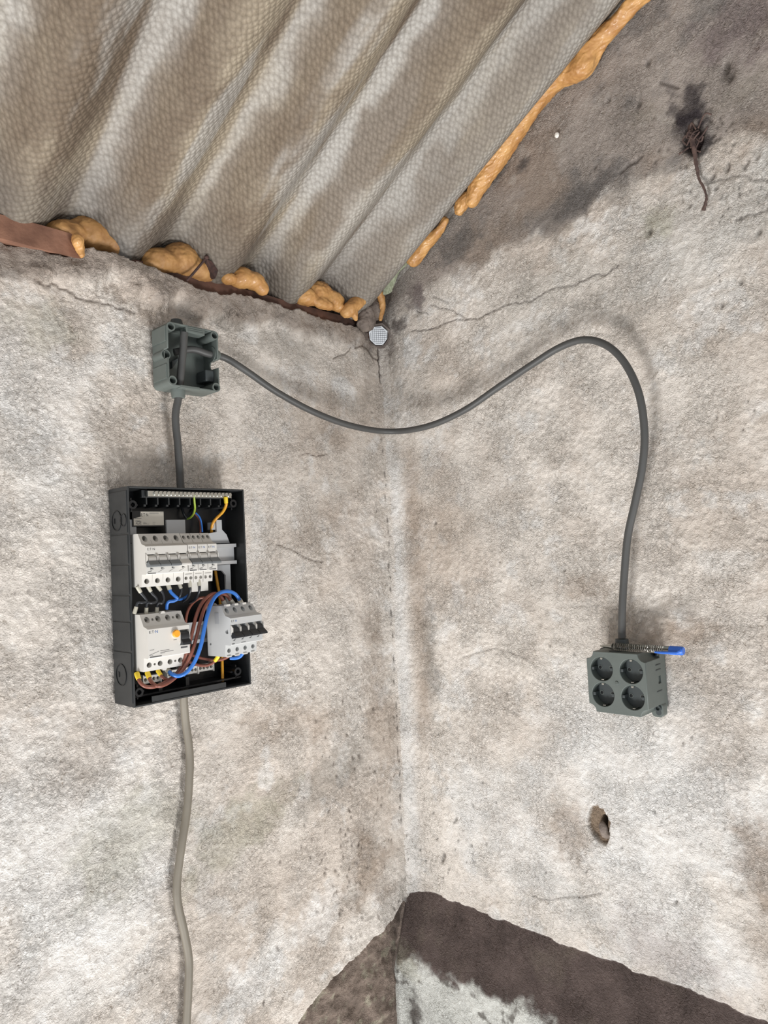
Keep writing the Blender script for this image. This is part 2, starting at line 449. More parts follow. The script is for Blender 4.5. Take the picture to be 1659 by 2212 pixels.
# ---- left wall
def build_left_wall():
    us = axis_vals(-2.6, -0.95, 0.0, 0.012, 0.0025); ws = axis_vals(-1.5, -1.24, 0.60, 0.62, 0.0025)
    u, w = np.meshgrid(us, ws)
    col = base_tone(u, w, 11); h = relief(u, w, 21)
    # fillet of the plaster in the corner
    h += 0.010 * np.exp(-np.abs(u) / 0.012)
    def S(px, py, rpx, rpy, ang, c, s, seed, edge=0.0):
        nonlocal col
        p = Lp(px, py); k = 0.00078
        col = stain_or_shading(col, u, w, p[0], p[2], rpx * k, rpy * k, ang, c, s, seed, edge)
    S(250, 1350, 320, 500, 0, LIGHT, .5, 29); S(120, 1900, 230, 300, 20, WHITE, .6, 30)
    S(60, 900, 130, 260, 0, WHITE, .4, 28)
    S(700, 900, 160, 90, -15, BROWN, .35, 31); S(770, 1180, 70, 260, 0, MID, .6, 32); S(815, 1500, 60, 300, 5, BROWN, .35, 33)
    S(640, 1560, 170, 55, -20, BROWN, .4, 34); S(720, 1680, 130, 70, 30, GREY, .5, 35); S(800, 1880, 90, 110, 0, BROWN, .6, 36)
    S(520, 1790, 170, 70, 25, OLIVE, .5, 37); S(300, 1800, 160, 90, 30, OLIVE, .4, 38); S(420, 2040, 210, 90, 30, MID, .55, 39)
    S(200, 1640, 120, 80, 30, BROWN, .28, 40); S(640, 1900, 130, 100, 30, MID, .7, 41); S(690, 1990, 90, 60, 30, WHITE, .5, 141)
    S(560, 2110, 130, 60, 35, WHITE, .6, 142); S(310, 650, 80, 50, 0, BROWN, .45, 42)
    S(90, 700, 80, 60, 0, OLIVE, .35, 43); S(640, 760, 130, 50, -15, GREY, .4, 44); S(745, 840, 50, 35, 0, WHITE, .7, 45)  # the olive patch paints in the greenish light at the far left
    S(660, 1330, 90, 160, 0, LIGHT, .5, 46); S(490, 700, 60, 30, -10, GREY, .5, 47); S(760, 1400, 50, 200, 0, LIGHT, .5, 48)
    # paler band next to the corner
    m = 0.55 * np.exp(-((u + 0.004) / 0.010) ** 2) * sstep(0.38, 0.25, w) * sstep(-0.72, -0.6, w); col = col * (1 - m[..., None]) + LIGHT * m[..., None]
    # rough cement bed under the wall plate
    zt = np.interp(u, [-2.6, -0.715, -0.70, -0.688, -0.675, -0.60, -0.563, -0.515, -0.479, -0.44, -0.376, -0.242, -0.087, -0.03, 0.02],
                   [0.476, 0.476, 0.480, 0.489, 0.494, 0.494, 0.490, 0.482, 0.476, 0.480, 0.488, 0.486, 0.483, 0.482, 0.50]) + (fbm(u, u * 0, 60, 4, 55) - 0.5) * 0.012
    bed = sstep(0.058, 0.024, zt - w + (fbm(u, w, 25, 5, 57) - 0.5) * 0.05)
    bulge = np.interp(u, [-2.6, -0.78, -0.70, -0.66, -0.56, -0.47, -0.40, -0.05, 0.02], [0.004, 0.004, 0.016, 0.026, 0.026, 0.020, 0.016, 0.010, 0.0])
    h += bed * (bulge + (fbm(u, w, 40, 4, 58) - 0.5) * 0.014)
    cement = lin(150, 138, 128) * (0.7 + 0.6 * fbm(u, w, 30, 5, 59)[..., None]); col = col * (1 - bed[..., None] * .85) + cement * bed[..., None] * .85
    dusk = bed * sstep(-0.60, -0.68, u)  # soot-brown run of mortar at the left
    col = col * (1 - 0.35 * dusk[..., None]) + lin(112, 98, 88) * 0.35 * dusk[..., None]
    # bottom: plaster ends along a ragged slanting edge, bare dark masonry set back below it
    zb = np.interp(u, [-2.6, -0.62, -0.319, -0.249, -0.14, -0.05, -0.02, 0.02], [-1.35, -0.995, -0.869, -0.838, -0.812, -0.785, -0.762, -0.745]) + (fbm(u, u * 0, 45, 4, 65) - 0.5) * 0.012
    low = sstep(0.0015, -0.0015, w - zb)
    h = h * (1 - low) + low * (-0.016 + (fbm(u, w, 35, 5, 66) - 0.5) * 0.022)
    dk = lin(130, 116, 106) * (0.55 + 0.9 * fbm(u, w, 38, 5, 67, .6)[..., None]); kk = sstep(.6, .75, fbm(u, w, 55, 5, 68)[..., None]) * .5
    dk = dk * (1 - kk) + OLIVE * kk
    col = col * (1 - low[..., None]) + dk * low[..., None]
    # cracks
    def crack(pp, wd, dep, seed, n=5, amp=0.0025):
        nonlocal h, col
        pts = jag([(Lp(*p)[0], Lp(*p)[2]) for p in pp], n, amp, seed)
        d = seg_dist(u, w, pts); g = np.exp(-(d / wd) ** 2)
        h -= dep * g; col = col * (1 - .8 * g[..., None]) + lin(96, 82, 72) * .8 * g[..., None]
    crack([(75, 605), (100, 618), (115, 613), (150, 632), (170, 645), (225, 658), (290, 677)], .0016, .0025, 3)
    crack([(765, 752), (780, 748), (797, 757), (805, 772), (822, 783)], .002, .003, 4, 3, .001)
    crack([(720, 775), (745, 766), (755, 752)], .0015, .002, 5, 3)
    crack([(648, 983), (665, 980), (685, 986), (708, 981)], .0013, .0014, 6, 3, .001); crack([(598, 1176), (630, 1187), (660, 1205), (698, 1215)], .0013, .0014, 8, 3, .0015)
    S(795, 718, 45, 40, 0, lin(118, 106, 102), .75, 150); S(760, 700, 60, 25, -15, lin(120, 108, 100), .5, 151)
    seam = jag([(-.0115, .460), (-.0105, .42), (-.0100, .375)], 8, .0012, 7); d = seg_dist(u, w, seam); g = np.exp(-(d / .0030) ** 2)
    h -= .004 * g; col = col * (1 - .85 * g[..., None]) + lin(72, 62, 58) * .85 * g[..., None]
    rnd = random.Random(5); sp = []
    for k in range(150):
        px, py = rnd.uniform(0, 840), rnd.uniform(720, 2180)
        if k < 110: px, py = rnd.gauss(760, 70), rnd.gauss(1830, 130)
        p = Lp(px, py); s = rnd.uniform(.0012, .0028) if k < 110 else rnd.uniform(.0009, .0018)
        sp.append((p[0], p[2], s, s * rnd.uniform(1.2, 2.4), rnd.uniform(-.5, .9), rnd.uniform(.001, .003)))
    for (px, py, r) in [(503, 683, 5), (735, 1975, 4), (703, 1887, 4), (830, 855, 6), (843, 880, 6)]:
        p = Lp(px, py); sp.append((p[0], p[2], r * .0007, r * .0008, 0.2, .006))
    for k in range(26):
        p = Lp(836 + (k * 37) % 8 + k * 1.3, 950 + k * 33); sp.append((-.0125 - .003 * (k % 4 == 0), p[2] + .01 * sin(k * 2.1), .0016, .0035 + .0025 * (k % 3), 0, .003))
    pits(col, h, u, w, sp, lin(84, 72, 64))
    P = np.stack([u, -h, w], -1)
    # above the top edge the mortar bed turns back over the wall head, then the head closes up to the roof
    over = np.maximum(w - zt, 0); back = np.minimum(over, 0.060)
    P[..., 1] = np.where(over > 0, P[..., 1] + back, P[..., 1])
    P[..., 2] = np.where(over > 0, zt + np.maximum(over - 0.060, 0) * 4, w)
    keep = (P[..., 2] < roof_z(u, 0.06) + 0.02) & hole_keep(P, 0.0215)
    o = grid_object('wall_left', us, ws, P, col, keep, False, 'plaster')
    return tag(o, 'rough cream plastered wall carrying the black fuse board', 'wall', kind='structure')

# ---- right wall (gable)
def build_right_wall():
    us = axis_vals(-0.012, 0.0, 0.86, 2.6, 0.0025); ws = axis_vals(-1.5, -1.20, 1.03, 2.1, 0.0025)
    us = np.concatenate([[-0.012], us[us >= 0]])
    u, w = np.meshgrid(us, ws)
    col = base_tone(u, w, 111); h = relief(u, w, 121)
    h += 0.010 * np.exp(-np.abs(u) / 0.012)
    def S(px, py, rpx, rpy, ang, c, s, seed, edge=0.0):
        nonlocal col
        p = Rp(px, py); k = 0.00074
        col = stain_or_shading(col, u, w, -p[1], p[2], rpx * k, rpy * k, ang, c, s, seed, edge)
    S(1450, 1750, 320, 330, 0, WHITE, .7, 129); S(1100, 1800, 180, 220, 0, WHITE, .5, 128); S(1500, 500, 250, 120, 15, lin(214, 210, 204), .7, 127)
    S(1180, 620, 200, 70, 12, lin(204, 198, 190), .6, 126)
    S(960, 1120, 60, 180, 0, BROWN, .3, 131); S(925, 1420, 40, 160, 0, GREY, .6, 132); S(930, 860, 60, 60, 0, MID, .6, 133)
    S(890, 760, 45, 60, 0, WHITE, .8, 134); S(1230, 1800, 62, 75, 0, BROWN, .5, 135); S(1640, 1870, 60, 110, 0, BROWN, .6, 136)
    S(1460, 1365, 100, 32, 8, BROWN, .55, 137); S(1260, 1270, 70, 40, 0, BROWN, .45, 138); S(1360, 1330, 90, 40, 0, MID, .5, 139)  # above the socket block: part brown stain, part its shadow painted in
    S(1100, 1560, 150, 130, 0, MID, .5, 140); S(1560, 1560, 60, 120, 0, MID, .5, 141); S(1420, 480, 40, 45, 0, OLIVE, .5, 142)
    S(1200, 690, 240, 26, 12, GREY, .3, 143); S(1520, 860, 150, 100, 0, LIGHT, .6, 144); S(1000, 1720, 60, 150, 0, WHITE, .5, 145)
    S(1540, 1250, 130, 120, 0, LIGHT, .5, 146); S(1440, 2060, 140, 70, -18, lin(196, 188, 184), .6, 147); S(1220, 1930, 120, 60, -18, lin(206, 204, 200), .5, 148)
    S(1300, 1850, 60, 30, 0, WHITE, .6, 149)
    k = (0.5 * np.exp(-((u - 0.070) / 0.026) ** 2) * sstep(0.28, 0.15, w) * sstep(-0.50, -0.36, w) * (.5 + fbm(u, w, 20, 4, 190)))[..., None]; col = col * (1 - k) + BROWN * k
    m = 0.75 * np.exp(-((u - 0.022) / 0.020) ** 2) * sstep(0.26, 0.16, w) * (.6 + .8 * fbm(u, w, 25, 4, 191)); m = np.clip(m, 0, .9); col = col * (1 - m[..., None]) + WHITE * m[..., None]
    # bare grey cement of the gable above the limewash
    bp = [(840, 690), (885, 655), (980, 600), (1080, 548), (1200, 502), (1300, 440), (1400, 388), (1490, 352), (1560, 322), (1659, 300)]
    bu = [-Rp(*p)[1] for p in bp]; bz = [Rp(*p)[2] for p in bp]
    zl = np.interp(u, bu + [2.6], bz + [bz[-1] + .45]) + (fbm(u, w, 18, 5, 150) - 0.5) * 0.05
    up = sstep(-0.012, 0.016, w - zl + (fbm(u, w, 60, 4, 151) - .5) * .03) * (1 - .35 * sstep(0.02, 0.0, w - zl))
    gr = lin(168, 158, 150) * (0.72 + 0.55 * fbm(u, w, 9, 6, 152, .55)[..., None])
    k = sstep(.52, .70, fbm(u, w, 7, 5, 153)[..., None]) * .6; gr = gr * (1 - k) + lin(150, 134, 120) * k
    k = sstep(.55, .72, fbm(u, w, 12, 6, 154)[..., None]) * .55; gr = gr * (1 - k) + lin(116, 114, 112) * k
    k = sstep(.62, .75, fbm(u, w, 30, 5, 155)[..., None]) * .5; gr = gr * (1 - k) + lin(178, 170, 162) * k
    col = col * (1 - up[..., None]) + gr * up[..., None]
    h *= (1 - .35 * up)
    S(1490, 240, 42, 85, 10, lin(66, 60, 62), .9, 156); S(1515, 315, 28, 35, 0, lin(70, 66, 66), .8, 157); S(1130, 355, 22, 22, 0, lin(76, 72, 70), .8, 158)
    S(1000, 520, 90, 50, 30, lin(96, 94, 92), .6, 159); S(1250, 430, 120, 35, 25, lin(98, 94, 92), .6, 160); S(1600, 60, 110, 80, 0, lin(126, 112, 112), .6, 161)
    S(1390, 250, 40, 25, 0, lin(150, 140, 128), .5, 162); S(1600, 200, 70, 25, 15, lin(150, 142, 132), .5, 163)
    S(900, 640, 40, 40, 0, lin(110, 98, 98), .7, 164); S(858, 705, 38, 26, 0, lin(100, 90, 86), .8, 174); S(845, 745, 20, 40, 0, lin(140, 126, 118), .6, 175)
    # sloping plinth: dark sill between the plaster edge and the lime-washed plinth face
    ze = -0.731 + (fbm(u, u * 0, 35, 4, 165) - .5) * .012 - 0.022 * np.exp(-u / .02)
    zf = np.interp(u, [0, 0.05, 0.2, 0.42, 0.8, 2.6], [-0.872, -0.866, -0.858, -0.850, -0.85, -0.85]) + (fbm(u, u * 0, 25, 5, 166) - .5) * .03
    t = np.clip((ze - w) / 0.125, 0, 1)
    below = sstep(.001, -.002, w - ze)
    h = h * (1 - .4 * below) + below * (-0.006 + 0.046 * t)
    um = UMBER * (0.62 + 0.75 * fbm(u, w, 28, 6, 167, .55)[..., None]); k = sstep(.55, .75, fbm(u, w, 14, 5, 168)[..., None]) * .4; um = um * (1 - k) + lin(118, 108, 98) * k
    wf = sstep(.012, -.012, w - zf + (fbm(u, w, 40, 5, 169) - .5) * .05)
    wl = lin(206, 206, 200) * (0.86 + 0.25 * fbm(u, w, 30, 4, 170)[..., None]); k = sstep(.63, .72, fbm(u, w, 22, 6, 171, .6)[..., None]) * .8; wl = wl * (1 - k) + lin(84, 78, 72) * k
    lowc = um * (1 - wf[..., None]) + wl * wf[..., None]
    col = col * (1 - below[..., None]) + lowc * below[..., None]
    S(925, 2170, 28, 60, 0, lin(86, 80, 76), .8, 172); S(905, 2060, 60, 45, -10, OLIVE, .4, 173)
    def crack(pp, wd, dep, seed, n=5, amp=0.0025, s=.8):
        nonlocal h, col
        pts = jag([(-Rp(*p)[1], Rp(*p)[2]) for p in pp], n, amp, seed)
        d = seg_dist(u, w, pts); g = np.exp(-(d / wd) ** 2)
        h -= dep * g; col = col * (1 - s * g[..., None]) + lin(74, 64, 58) * s * g[..., None]
    crack([(890, 716), (940, 708), (985, 690), (1030, 690), (1090, 660), (1150, 650), (1200, 622), (1240, 617), (1290, 592), (1306, 595), (1335, 572)], .0014, .0016, 13, 7, .002)
    crack([(930, 660), (980, 672), (1010, 690)], .0013, .0014, 14); crack([(900, 672), (925, 680)], .0013, .0014, 15)
    crack([(1000, 1420), (1070, 1400), (1140, 1425)], .0012, .0012, 16, s=.45); crack([(1050, 1500), (1120, 1545)], .0012, .0012, 17, s=.45)
    crack([(1530, 395), (1580, 380), (1659, 390)], .0015, .002, 18, s=.6); crack([(1590, 475), (1659, 452)], .002, .002, 19, s=.6)
    crack([(1200, 1312), (1290, 1308), (1345, 1320)], .0012, .0015, 20, 8, .003, s=.3); crack([(1400, 1318), (1460, 1335), (1530, 1340)], .0012, .0015, 21, 8, .003, s=.3)
    crack([(1150, 1938), (1190, 1945), (1300, 1930)], .0014, .0015, 22, s=.5); crack([(1415, 625), (1440, 590)], .0016, -.002, 23, 2, .0005, s=0)
    crack([(1265, 478), (1300, 410)], .0016, -.002, 24, 2, .0005, s=0); crack([(968, 654), (935, 640)], .0018, .002, 25, 3, .001, s=.5)
    crack([(1340, 372), (1385, 338)], .0028, .004, 26, 4, .002, s=.6); crack([(1425, 178), (1465, 190)], .002, .003, 27, 3, .001)
    rnd = random.Random(9); sp = []
    for k in range(190):
        px, py = rnd.uniform(880, 1659), rnd.uniform(150, 2000)
        if k < 60: px, py = rnd.gauss(1560, 60), rnd.gauss(330, 70)
        elif k < 100: px, py = rnd.gauss(960, 60), rnd.gauss(1850, 80)
        p = Rp(px, py); s = rnd.uniform(.0012, .0026) if k < 100 else rnd.uniform(.0009, .0018)
        sp.append((-p[1], p[2], s, s * rnd.uniform(1.2, 2.4), rnd.uniform(-.9, .5), rnd.uniform(.001, .003)))
    for (px, py, r) in [(1568, 155, 14), (1578, 165, 11), (1570, 140, 8), (1380, 225, 8), (1403, 500, 8), (955, 1860, 7), (958, 1850, 9), (985, 1770, 6), (940, 1130, 5), (1460, 1950, 5),
                        (1400, 135, 7), (1315, 215, 6), (1285, 360, 5), (1570, 365, 6), (1536, 385, 6), (1640, 500, 7), (1600, 610, 5), (1560, 660, 5)]:
        p = Rp(px, py); sp.append((-p[1], p[2], r * .0005, r * .0008, -0.3, .006))
    pits(col, h, u, w, sp, lin(74, 66, 60))
    # broken-out patch with a drilled hole
    p = Rp(1293, 1782); du, dw = u + p[1], w - p[2]
    rr = np.hypot(du / 0.021, (dw + .15 * du) / 0.030) + (fbm(u, w, 70, 4, 180) - .5) * .7
    g = sstep(1.05, .85, rr); h -= g * (0.007 + .004 * fbm(u, w, 90, 3, 181)); col = col * (1 - g[..., None]) + lin(150, 132, 114) * (0.8 + .4 * fbm(u, w, 110, 3, 182)[..., None]) * g[..., None]
    p = Rp(1301, 1781); g = sstep(1.2, .75, np.hypot((u + p[1]) / .0058, (w - p[2]) / .0125)); h -= .024 * g; col = col * (1 - g[..., None]) + lin(78, 68, 62) * g[..., None]
    # socket-sized hole with roots in the gable
    p = Rp(1497, 300); g = sstep(1.3, .6, np.hypot((u + p[1]) / .016, (w - p[2]) / .024) + (fbm(u, w, 60, 4, 183) - .5) * .6); h -= .020 * g; col = col * (1 - .85 * g[..., None]) + lin(62, 50, 50) * .85 * g[..., None]
    P = np.stack([-h, -u, w], -1)
    keep = (w < roof_z(0 * u, -u) + 0.03) & hole_keep(P, 0.0215)
    o = grid_object('wall_right', us, ws, P, col, keep, False, 'plaster')
    return tag(o, 'gable wall with grey cement above cream plaster', 'wall', kind='structure')

# ---- roof
def build_roof():
    xs = np.concatenate([np.arange(-2.6, -1.0, .02), np.arange(-1.0, 0.028, .004)]); ys = np.concatenate([np.arange(0.066, -0.85, -.006), np.arange(-0.85, -2.65, -.05)])
    x, y = np.meshgrid(xs, ys)
    z = roof_z(x, y) + (fbm(x, y, 6, 3, 201) - .5) * .004
    s = -y
    ph = (x - RXH) / RPITCH; wv = np.cos(2 * pi * ph); side = np.sin(2 * pi * ph)
    n = fbm(x * 2.0, y * .8, 6, 6, 205, .6); n2 = fbm(x, y, 14, 6, 206, .6); n3 = fbm(x * 2.5, y * .5, 9, 5, 207, .55)
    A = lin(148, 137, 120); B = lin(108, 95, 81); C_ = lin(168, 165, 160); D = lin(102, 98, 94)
    k = sstep(.40, .62, n)[..., None]; col = A * (1 - k) + B * k
    k = (sstep(.50, .70, n3) * .7)[..., None]; col = col * (1 - k) + C_ * k
    # pale sheen of the lit flank painted beside each crown, damp brown streaks on the flank, tan on the belly
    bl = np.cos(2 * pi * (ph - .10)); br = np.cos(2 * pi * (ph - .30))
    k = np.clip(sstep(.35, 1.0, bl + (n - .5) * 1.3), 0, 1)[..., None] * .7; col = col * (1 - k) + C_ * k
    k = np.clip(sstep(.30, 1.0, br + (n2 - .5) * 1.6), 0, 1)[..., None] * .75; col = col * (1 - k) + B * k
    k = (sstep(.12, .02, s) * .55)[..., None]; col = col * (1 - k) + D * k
    k = (sstep(.62, .72, n2) * sstep(-.25, 0, x))[..., None] * .5; col = col * (1 - k) + C_ * k
    k = (sstep(-.30, -.02, x) * .55)[..., None]; col = col * (1 - k) + lin(150, 146, 140) * k
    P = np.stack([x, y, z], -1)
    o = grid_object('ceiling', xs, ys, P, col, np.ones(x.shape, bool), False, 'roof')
    sd = o.modifiers.new('thickness', 'SOLIDIFY'); sd.thickness = 0.0065; sd.offset = 1
    return tag(o, 'corrugated fibre cement roof sheet with diamond imprint', 'ceiling', kind='structure')

build_left_wall(); build_right_wall(); build_roof()

# ================================================================ THINGS
def lumps(name, parts, material, label, cat, group=None, vox=0.0022, amp=0.0016, seed=1, smooth=12, loc=None):
    """fuse overlapping lobes into one continuous lumpy skin"""
    mb = MB()
    for f in parts: f(mb)
    c = np.mean(np.array(mb.v), 0) if loc is None else loc
    o = mb.build(name, material, off=c)
    o.location = c
    r = o.modifiers.new('fuse', 'REMESH'); r.mode = 'VOXEL'; r.voxel_size = vox
    sm = o.modifiers.new('smooth', 'SMOOTH'); sm.factor = 0.5; sm.iterations = smooth
    bpy.context.view_layer.update(); bake(o)
    me = o.data; n = len(me.vertices)
    co = np.empty(n * 3, np.float32); me.vertices.foreach_get('co', co); co = co.reshape(-1, 3)
    no = np.empty(n * 3, np.float32); me.vertices.foreach_get('normal', no); no = no.reshape(-1, 3)
    d = (fbm(co[:, 0] + co[:, 2] * .6, co[:, 1] * .7 + co[:, 2], 75, 3, seed) - .5) * 2 * amp + (fbm(co[:, 0] - co[:, 2], co[:, 1] + co[:, 0] + co[:, 2] * .5, 240, 2, seed + 3) - .5) * amp * .9
    co = co + no * d[:, None]
    me.vertices.foreach_set('co', co.ravel()); me.update()
    me.polygons.foreach_set('use_smooth', [True] * len(me.polygons))
    return tag(o, label, cat, group)
def B(c, rad, rot=None):
    return lambda mb: mb.blob(c, rad, 14, 9, rot)
def T(pts, r, n=12):
    def f(mb):
        p = spline(pts, 6); m = len(p)
        rr = np.interp(np.linspace(0, 1, m), np.linspace(0, 1, len(r)), r) if hasattr(r, '__len__') else [r] * m
        mb.tube(p, list(rr), n)
        mb.blob(p[0], [rr[0]] * 3, n, 6); mb.blob(p[-1], [rr[-1]] * 3, n, 6)
    return f

# ---- timber wall plate along the head of the left wall
mb = MB(); rnd = random.Random(3)
prof = [(-0.016, 0.0), (0.052, 0.004), (0.052, 0.040), (0.0, 0.042), (-0.014, 0.038)]
def plank(x0, x1, z0, dz, name, label, yo=0.0, mt='beam'):
    m = MB(); n = 26; vs = []
    for i in range(n + 1):
        x = x0 + (x1 - x0) * i / n
        for k, (y, z) in enumerate(prof):
            vs.append((x, y + yo + rnd.uniform(-.0012, .0012), z0 + dz * i / n + z + rnd.uniform(-.0012, .0012)))
    k = len(prof); fs = [(i * k + j, i * k + (j + 1) % k, (i + 1) * k + (j + 1) % k, (i + 1) * k + j) for i in range(n) for j in range(k)]
    fs += [tuple(range(k))[::-1], tuple(range(n * k, n * k + k))]
    m.add(vs, fs); c = ((x0 + x1) / 2, yo, z0)
    o = m.build(name, mt, off=c, angle=50); o.location = c
    return tag(o, label, 'beam')
plank(-1.30, -0.690, 0.472, 0.004, 'wall_plate', 'reddish brown timber at the far left under the roof', mt='beam_pale')
plank(-0.600, -0.045, 0.4665, -0.001, 'wall_plate', 'dark reddish timber plate under the foam lumps near the corner', 0.010)

# ---- expanding foam at the eave (left wall), depth d from the wall face
def Lb(px, py, d): return Lp(px, py, d)
def fl(px, py, d, rx, ry, rz): return B(Lp(px, py, d + .010), (rx * 1.12, ry * 1.1, rz * 1.15))
lumps('foam_lump', [fl(150, 508, -.022, .034, .028, .018), fl(200, 510, -.022, .040, .030, .026), fl(238, 532, -.02, .038, .028, .018), fl(265, 548, -.02, .026, .02, .010)], 'foam_dull',
      'large flat ochre foam lump beside the far left timber end', 'foam', seed=2, amp=.0018)
lumps('foam_lump', [fl(168, 521, .018, .009, .009, .011), T([Lp(168, 520, .016), Lp(172, 536, .022), Lp(176, 550, .024)], [.009, .0085, .006])], 'foam',
      'small drip of foam hanging over the grey mortar', 'foam', seed=3, vox=.0016)
lumps('foam_lump', [fl(350, 565, -.012, .036, .025, .018), fl(392, 562, -.012, .034, .026, .026), fl(430, 585, -.008, .030, .022, .018), fl(398, 546, .004, .012, .010, .007), fl(332, 575, -.012, .022, .02, .012)], 'foam_dull',
      'broad ochre foam lump with torn top right of the mortar', 'foam', seed=4, amp=.0018)
lumps('foam_lump', [T([Lp(474, 566, .012), Lp(480, 574, .012), Lp(484, 590, .012), Lp(492, 602, .01)], [.010, .0105, .010, .011]), fl(494, 602, .006, .014, .012, .009)], 'foam',
      'upright finger of foam beside the rusty nail', 'foam', seed=5, vox=.0016)
lumps('foam_lump', [fl(525, 600, .002, .022, .018, .017), fl(548, 607, .006, .022, .018, .015), fl(565, 622, .008, .014, .012, .013), fl(515, 607, 0, .02, .015, .012)], 'foam',
      'middle oval foam lump right of the foam finger', 'foam', seed=6, amp=.0018)
lumps('foam_lump', [fl(660, 642, .0, .024, .02, .016), fl(690, 634, .002, .030, .022, .022), fl(718, 648, .008, .026, .018, .018), fl(700, 658, .014, .024, .012, .010), fl(732, 664, .012, .014, .012, .009)], 'foam',
      'glossy folded foam lump under the fourth roof wave', 'foam', seed=7, amp=.0024)
lumps('foam_lump', [T([Lp(748, 674, .030), Lp(758, 664, .034), Lp(776, 650, .038), Lp(793, 637, .042), Lp(808, 628, .044), Lp(820, 622, .044)], [.014, .015, .0145, .014, .012, .009]),
                    T([Lp(762, 668, .034), Lp(767, 682, .034), Lp(769, 690, .032)], [.010, .008, .005])], 'foam',
      'curled foam strand bridging to the roof just left of the corner', 'foam', seed=8, amp=.002)
lumps('foam_lump', [T([Lp(817, 628, .044), Lp(824, 645, .042), Lp(826, 665, .038), Lp(822, 690, .034)], [.008, .008, .0075, .005])], 'foam',
      'thin brown foam drip hanging above the bright corner hole', 'foam', seed=9, vox=.0014)

# ---- foam beads along the gable
def bead(name, pp, r, label, seed, d=0.026, amp=.0024):
    pts = [Rp(px + 9, py + 7, d) for px, py in pp]; r = [q * 1.12 for q in r]
    lumps(name, [T(pts, r)], 'foam', label, 'foam', seed=seed, amp=amp, vox=.002)
bead('foam_bead', [(1010, 425), (1028, 385), (1060, 338), (1095, 285), (1125, 240), (1160, 195), (1200, 160), (1245, 138), (1262, 105), (1290, 75), (1330, 35), (1372, -12), (1420, -60)],
     [.0135, .0185, .0190, .0190, .0190, .0185, .0170, .0195, .0200, .0145, .0130, .0130, .0135], 'long lumpy foam bead running up the gable under the roof', 12, d=.028, amp=.0030)
bead('foam_bead', [(983, 448), (990, 435), (1002, 418)], [.010, .0125, .010], 'short crumbled foam piece below the long gable bead', 13, amp=.004)
bead('foam_bead', [(884, 556), (902, 532), (922, 508), (938, 492), (952, 468)], [.0125, .0125, .0115, .0085, .007], 'lower foam bead on the gable next to the green strap', 14, amp=.0028)

# ---- woven strap tucked in the corner
def ribbon(name, pts, widths, wdir, thick, material, label, cat):
    p = spline(pts, 6); m = len(p); W_ = np.interp(np.linspace(0, 1, m), np.linspace(0, 1, len(widths)), widths)
    mbb = MB(); nx = 8; vs = []; wd = np.array(wdir, float); wd /= np.linalg.norm(wd)
    nrm = np.cross(wd, np.array(p[-1]) - np.array(p[0])); nrm /= np.linalg.norm(nrm)
    for side in (0, 1):
        for i in range(m):
            for k in range(nx + 1):
                t = k / nx - .5
                wv = .0006 * ((i + k) % 2)
                vs.append(np.array(p[i]) + wd * t * W_[i] + nrm * (thick * side + wv + .003 * math.cos(t * 4)))
    N = m * (nx + 1); fs = []
    for i in range(m - 1):
        for k in range(nx):
            a = i * (nx + 1) + k; q = (a, a + 1, a + nx + 2, a + nx + 1); fs += [q, tuple(N + j for j in q[::-1])]
    rim = [i * (nx + 1) for i in range(m)] + [(m - 1) * (nx + 1) + k for k in range(1, nx + 1)] + [i * (nx + 1) + nx for i in range(m - 2, -1, -1)] + [k for k in range(nx - 1, 0, -1)]
    for a, b in zip(rim, rim[1:] + rim[:1]): fs.append((a, b, b + N, a + N))
    c = np.array(p[0]); o = mbb.add(vs, fs).build(name, material, off=c, smooth=False); o.location = c
    return tag(o, label, cat)
ribbon('woven_strap', [Rp(836, 634, .034), Rp(843, 612, .036), Rp(856, 590, .036), Rp(872, 574, .034), Rp(880, 560, .030)], [.020, .024, .014, .015, .012], RT + 0.3 * UP, .0016, 'strap',
       'pale green woven strap tucked between foam and roof at the corner', 'strap')

# ---- rusty nail at the eave
p0, p1 = Lp(404, 606, .022), Lp(446, 556, .034)
mb = MB(); mb.tube(spline([p0, p0 * .5 + p1 * .5 + np.array([0, -.002, 0]), p1], 4), .0022, 8); mb.blob(p1, (.0045, .0045, .004), 10, 6)
o = mb.build('bent_nail', 'rust', off=p0); o.location = p0; tag(o, 'thin rusty nail leaning against the foam lump', 'nail')
q = [Lp(446, 558, .036), Lp(458, 564, .034), Lp(472, 584, .032), Lp(466, 602, .030), Lp(460, 586, .034)]
mb = MB(); vs = [np.array(a) for a in q] + [np.array(a) + np.array([0, .014, 0.002]) for a in q]
mb.add(vs, [(0, 1, 2, 3, 4), (9, 8, 7, 6, 5)] + [(i, (i + 1) % 5, 5 + (i + 1) % 5, 5 + i) for i in range(5)])
o = mb.build('rusty_bracket', 'rust', off=q[3], bevel=.001, smooth=False); o.location = q[3]; tag(o, 'small dark rusty strap end between two foam lumps', 'bracket')

# ---- mortar crumb at the head of the corner
lumps('mortar_lump', [fl(793, 686, .012, .022, .016, .026), fl(806, 668, .012, .018, .014, .022), fl(787, 700, .012, .016, .012, .014)], 'mortar',
      'grey mortar lump above the bright corner hole', 'mortar', seed=21, amp=.004)

